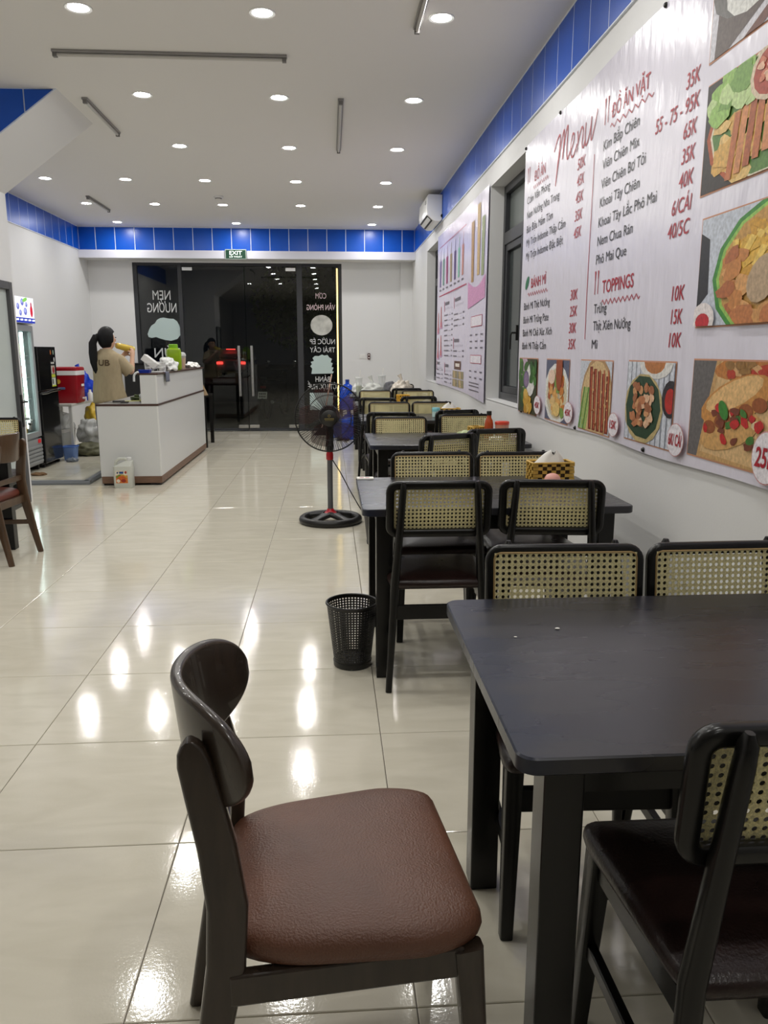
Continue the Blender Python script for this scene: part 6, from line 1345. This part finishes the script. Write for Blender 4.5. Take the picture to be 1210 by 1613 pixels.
for s in (-1, 1):
    rr = lambda z, r, f: [L3(s * 0.09 + r * math.cos(a), f + r * 1.05 * math.sin(a), z) for a in [2 * math.pi * k / 18 for k in range(18)]]
    b = MB(); b.loft([rr(0.06, 0.075, 0.0), rr(0.25, 0.078, 0.01), rr(0.45, 0.085, 0.015), rr(0.65, 0.09, 0.005), rr(0.84, 0.085, 0.0)]); b.build('trouser_leg', M_TROU, person, smooth=60)
# yellow shaker she holds
sa = HC + FACE * 0.105 + Vector((0, 0, -0.08)); sb_ = (HR + HL) / 2 + FACE * 0.04 + Vector((0, 0, 0.035)); dv = (sb_ - sa)
sk = thing('yellow_shaker', 'yellow drinks shaker held up to the face in both hands', 'shaker', (px_ + sa.x, py_ + sa.y, sa.z))
b = MB(); b.tube([dv * t for t in (0.0, 0.08, 0.5, 0.92, 1.0)], lambda i: [0.026, 0.034, 0.038, 0.04, 0.034][i], 18, up=(0, 0, 1)); b.build('shaker_body', mat('shaker_yellow', srgb(206, 176, 66), 0.25), sk, smooth=50)
b = MB(); b.tube([dv * t for t in (0.96, 1.1)], lambda i: [0.041, 0.038][i], 18, up=(0, 0, 1)); b.build('shaker_lid', mat('shaker_lid', srgb(216, 196, 110), 0.3), sk, smooth=50)

# ================================================================== OUTSIDE THE GLASS
# motorbike seen from behind
mb = thing('motorbike', 'dark motorbike parked outside the glass door', 'motorbike', (-1.15, 16.9, -0.04), R(-14))
M_MB = mat('bike_black', srgb(34, 34, 38), 0.25); M_TYRE = mat('tyre', srgb(20, 20, 20), 0.8)
for y in (-0.62, 0.62):
    b = MB(); b.tube([(0, y + 0.25 * math.cos(a), 0.29 + 0.25 * math.sin(a)) for a in [2 * math.pi * k / 24 for k in range(24)]], 0.045, 8, closed=True, up=(1, 0, 0)); wh = b.build('wheel', M_TYRE, mb, smooth=60)
    b = MB(); b.lathe([(0.05, -0.03), (0.2, -0.01), (0.2, 0.01), (0.05, 0.03)], 20, c=(0, y, 0.29), M=Matrix.Rotation(R(90), 3, 'Y')); b.build('rim', M_STEEL, wh)
b = MB(); b.loft([[(x * w, y, zc + z * h) for x, z in rrect(1, 1, 0.3, 3)] for y, w, zc, h in ((-0.78, 0.10, 0.78, 0.08), (-0.6, 0.2, 0.68, 0.26), (-0.2, 0.26, 0.62, 0.34), (0.1, 0.2, 0.5, 0.26), (0.4, 0.26, 0.6, 0.5), (0.6, 0.16, 0.8, 0.3))]); b.build('body', M_MB, mb, smooth=50)
b = MB(); b.loft([[(x * w, y, z + zz * 0.05) for x, zz in rrect(1, 1, 0.3, 3)] for y, w, z in ((-0.75, 0.16, 0.84), (-0.4, 0.26, 0.82), (0.1, 0.22, 0.78))]); b.build('saddle', M_BLACKM, mb, smooth=50)
b = MB(); b.tube([(-0.33, 0.42, 1.02), (-0.1, 0.52, 0.98), (0.1, 0.52, 0.98), (0.33, 0.42, 1.02)], 0.018, 8); b.build('handlebar', M_MB, mb, smooth=50)
for s in (-1, 1):
    b = MB(); b.tube([(s * 0.28, 0.46, 1.0), (s * 0.3, 0.46, 1.12)], 0.007, 6, up=(0, 1, 0)); mr = b.build('mirror_stalk', M_STEEL, mb); b = MB(); b.ball((s * 0.3, 0.45, 1.15), 0.055, 0.015, 0.035, 10, 6); b.build('mirror', M_CHROME, mr, smooth=60)
b = MB(); b.box((0, -0.80, 0.66), (0.12, 0.04, 0.05)); b.build('tail_lamp', mat('bike_lamp', srgb(120, 20, 20), 0.3), mb, bevel=0.01)
b = MB(); b.box((0, -0.845, 0.5), (0.19, 0.01, 0.14), Matrix.Rotation(R(-18), 3, 'X')); b.build('number_plate', mat('plate_white', srgb(222, 222, 214), 0.5), mb)
for zz in (0.53, 0.475):
    b = MB(); 
    for k in range(4): b.box((-0.054 + 0.036 * k, -0.855 - (0.5 - zz) * 0.3, zz), (0.02, 0.004, 0.036))
    o = b.build('plate_mark', M_BLKT, mb); o['kind'] = 'stuff'
b = MB(); b.tube([(0.0, 0.55, 0.95), (0, 0.62, 0.3)], 0.03, 8, up=(1, 0, 0)); b.build('fork', M_STEEL, mb); b = MB(); b.tube([(0.13, -0.1, 0.3), (0.15, -0.7, 0.36)], 0.04, 10); b.build('exhaust', M_STEEL, mb, smooth=50)
b = MB(); b.tube([(-0.05, -0.05, 0.3), (-0.2, -0.02, 0.0)], 0.012, 6, up=(0, 1, 0)); b.build('kick_stand', M_STEEL, mb)
# car, tail towards us, down the road
cp = at(362, 588, Y=45.0); car = thing('car', 'white car with lit red tail lamps far down the road', 'car', (cp.x, 47.0, -0.16), R(3))
M_CARW = mat('car_white', srgb(214, 214, 210), 0.3)
sec = [(-2.15, 0.78, 0.45, 0.95), (-1.95, 0.84, 0.32, 1.05), (-1.0, 0.87, 0.28, 1.02), (0.8, 0.87, 0.28, 1.0), (1.7, 0.84, 0.3, 0.9), (2.1, 0.72, 0.4, 0.75)]
b = MB(); b.loft([[(x * 2 * hw, y, (z0 + z1) / 2 + z * (z1 - z0)) for x, z in rrect(1, 1, 0.16, 3)] for y, hw, z0, z1 in sec]); b.build('body', M_CARW, car, smooth=50)
b = MB(); b.loft([[(x * 2 * hw, y, 0.98 + (z + 0.5) * h) for x, z in rrect(1, 1, 0.2, 3)] for y, hw, h in ((-1.95, 0.66, 0.35), (-1.6, 0.68, 0.62), (0.2, 0.68, 0.64), (1.0, 0.72, 0.12))]); b.build('cabin', M_CARW, car, smooth=50)
b = MB(); b.prism([(-0.58, 1.06), (0.58, 1.06), (0.5, 1.5), (-0.5, 1.5)], lambda x, z, t: (x, t + (z - 1.06) * 0.75, z), -2.02, -1.985); b.build('rear_window', M_BLACKM, car)
for s in (-1, 1): b = MB(); b.prism([(-1.5, 1.08), (0.3, 1.08), (0.1, 1.52), (-1.4, 1.52)], lambda y, z, t: (s * t, y, z), 0.66, 0.70); b.build('side_window', M_BLACKM, car)
M_TAIL = mat('tail_lamp', srgb(220, 20, 20), 0.3, emit=(1.0, 0.05, 0.04), estr=3.0)
for s in (-1, 1): b = MB(); b.box((s * 0.62, -2.17, 0.83), (0.34, 0.05, 0.13)); b.build('tail_lamp', M_TAIL, car)
b = MB(); b.box((0, -1.99, 1.57), (0.5, 0.05, 0.05)); b.build('brake_lamp', M_TAIL, car)
b = MB(); b.box((0, -2.16, 0.62), (0.5, 0.03, 0.13)); b.build('number_plate', M_PAPER, car)
for s in (-1, 1):
    for y in (-1.35, 1.35): b = MB(); b.lathe([(0.3, -0.1), (0.32, -0.06), (0.32, 0.06), (0.3, 0.1)], 20, c=(s * 0.76, y, 0.32), M=Matrix.Rotation(R(90), 3, 'Y')); b.build('wheel', M_TYRE, car)
# tree beyond the pavement
def tree(label, x, y, h, r, seed, nl=1500):
    t = thing('street_tree', label, 'tree', (x, y, -0.05)); rnd = random.Random(seed)
    b = MB(); b.tube([(0, 0, 0), (0.05, 0, h * 0.35), (0, 0.05, h * 0.7)], lambda i: [0.14, 0.1, 0.05][i], 8, up=(0, 1, 0)); b.build('trunk', mat('bark', srgb(70, 60, 48), 0.9), t, smooth=60)
    b = MB(); b.recalc = False
    for _ in range(nl):
        d = Vector((rnd.gauss(0, 1), rnd.gauss(0, 1), rnd.gauss(0, 1))).normalized() * (rnd.random() ** 0.4); c = Vector((d.x * r, d.y * r, h * 0.72 + d.z * h * 0.3)); u = Vector((rnd.gauss(0, 1), rnd.gauss(0, 1), rnd.gauss(0, 1))).normalized() * 0.10; v = u.orthogonal().normalized() * 0.045
        b.face(b.add([c - u, c + v, c + u, c - v]))
    o = b.build('foliage', mat('leaf_green', srgb(88, 110, 44), 0.6), t); o['kind'] = 'stuff'
tree('leafy street tree outside the double door', -0.75, 19.5, 3.4, 1.1, 1); tree('leafy street tree outside the lettered side light', 0.6, 18.0, 4.2, 1.0, 2)

bpy.context.view_layer.update()
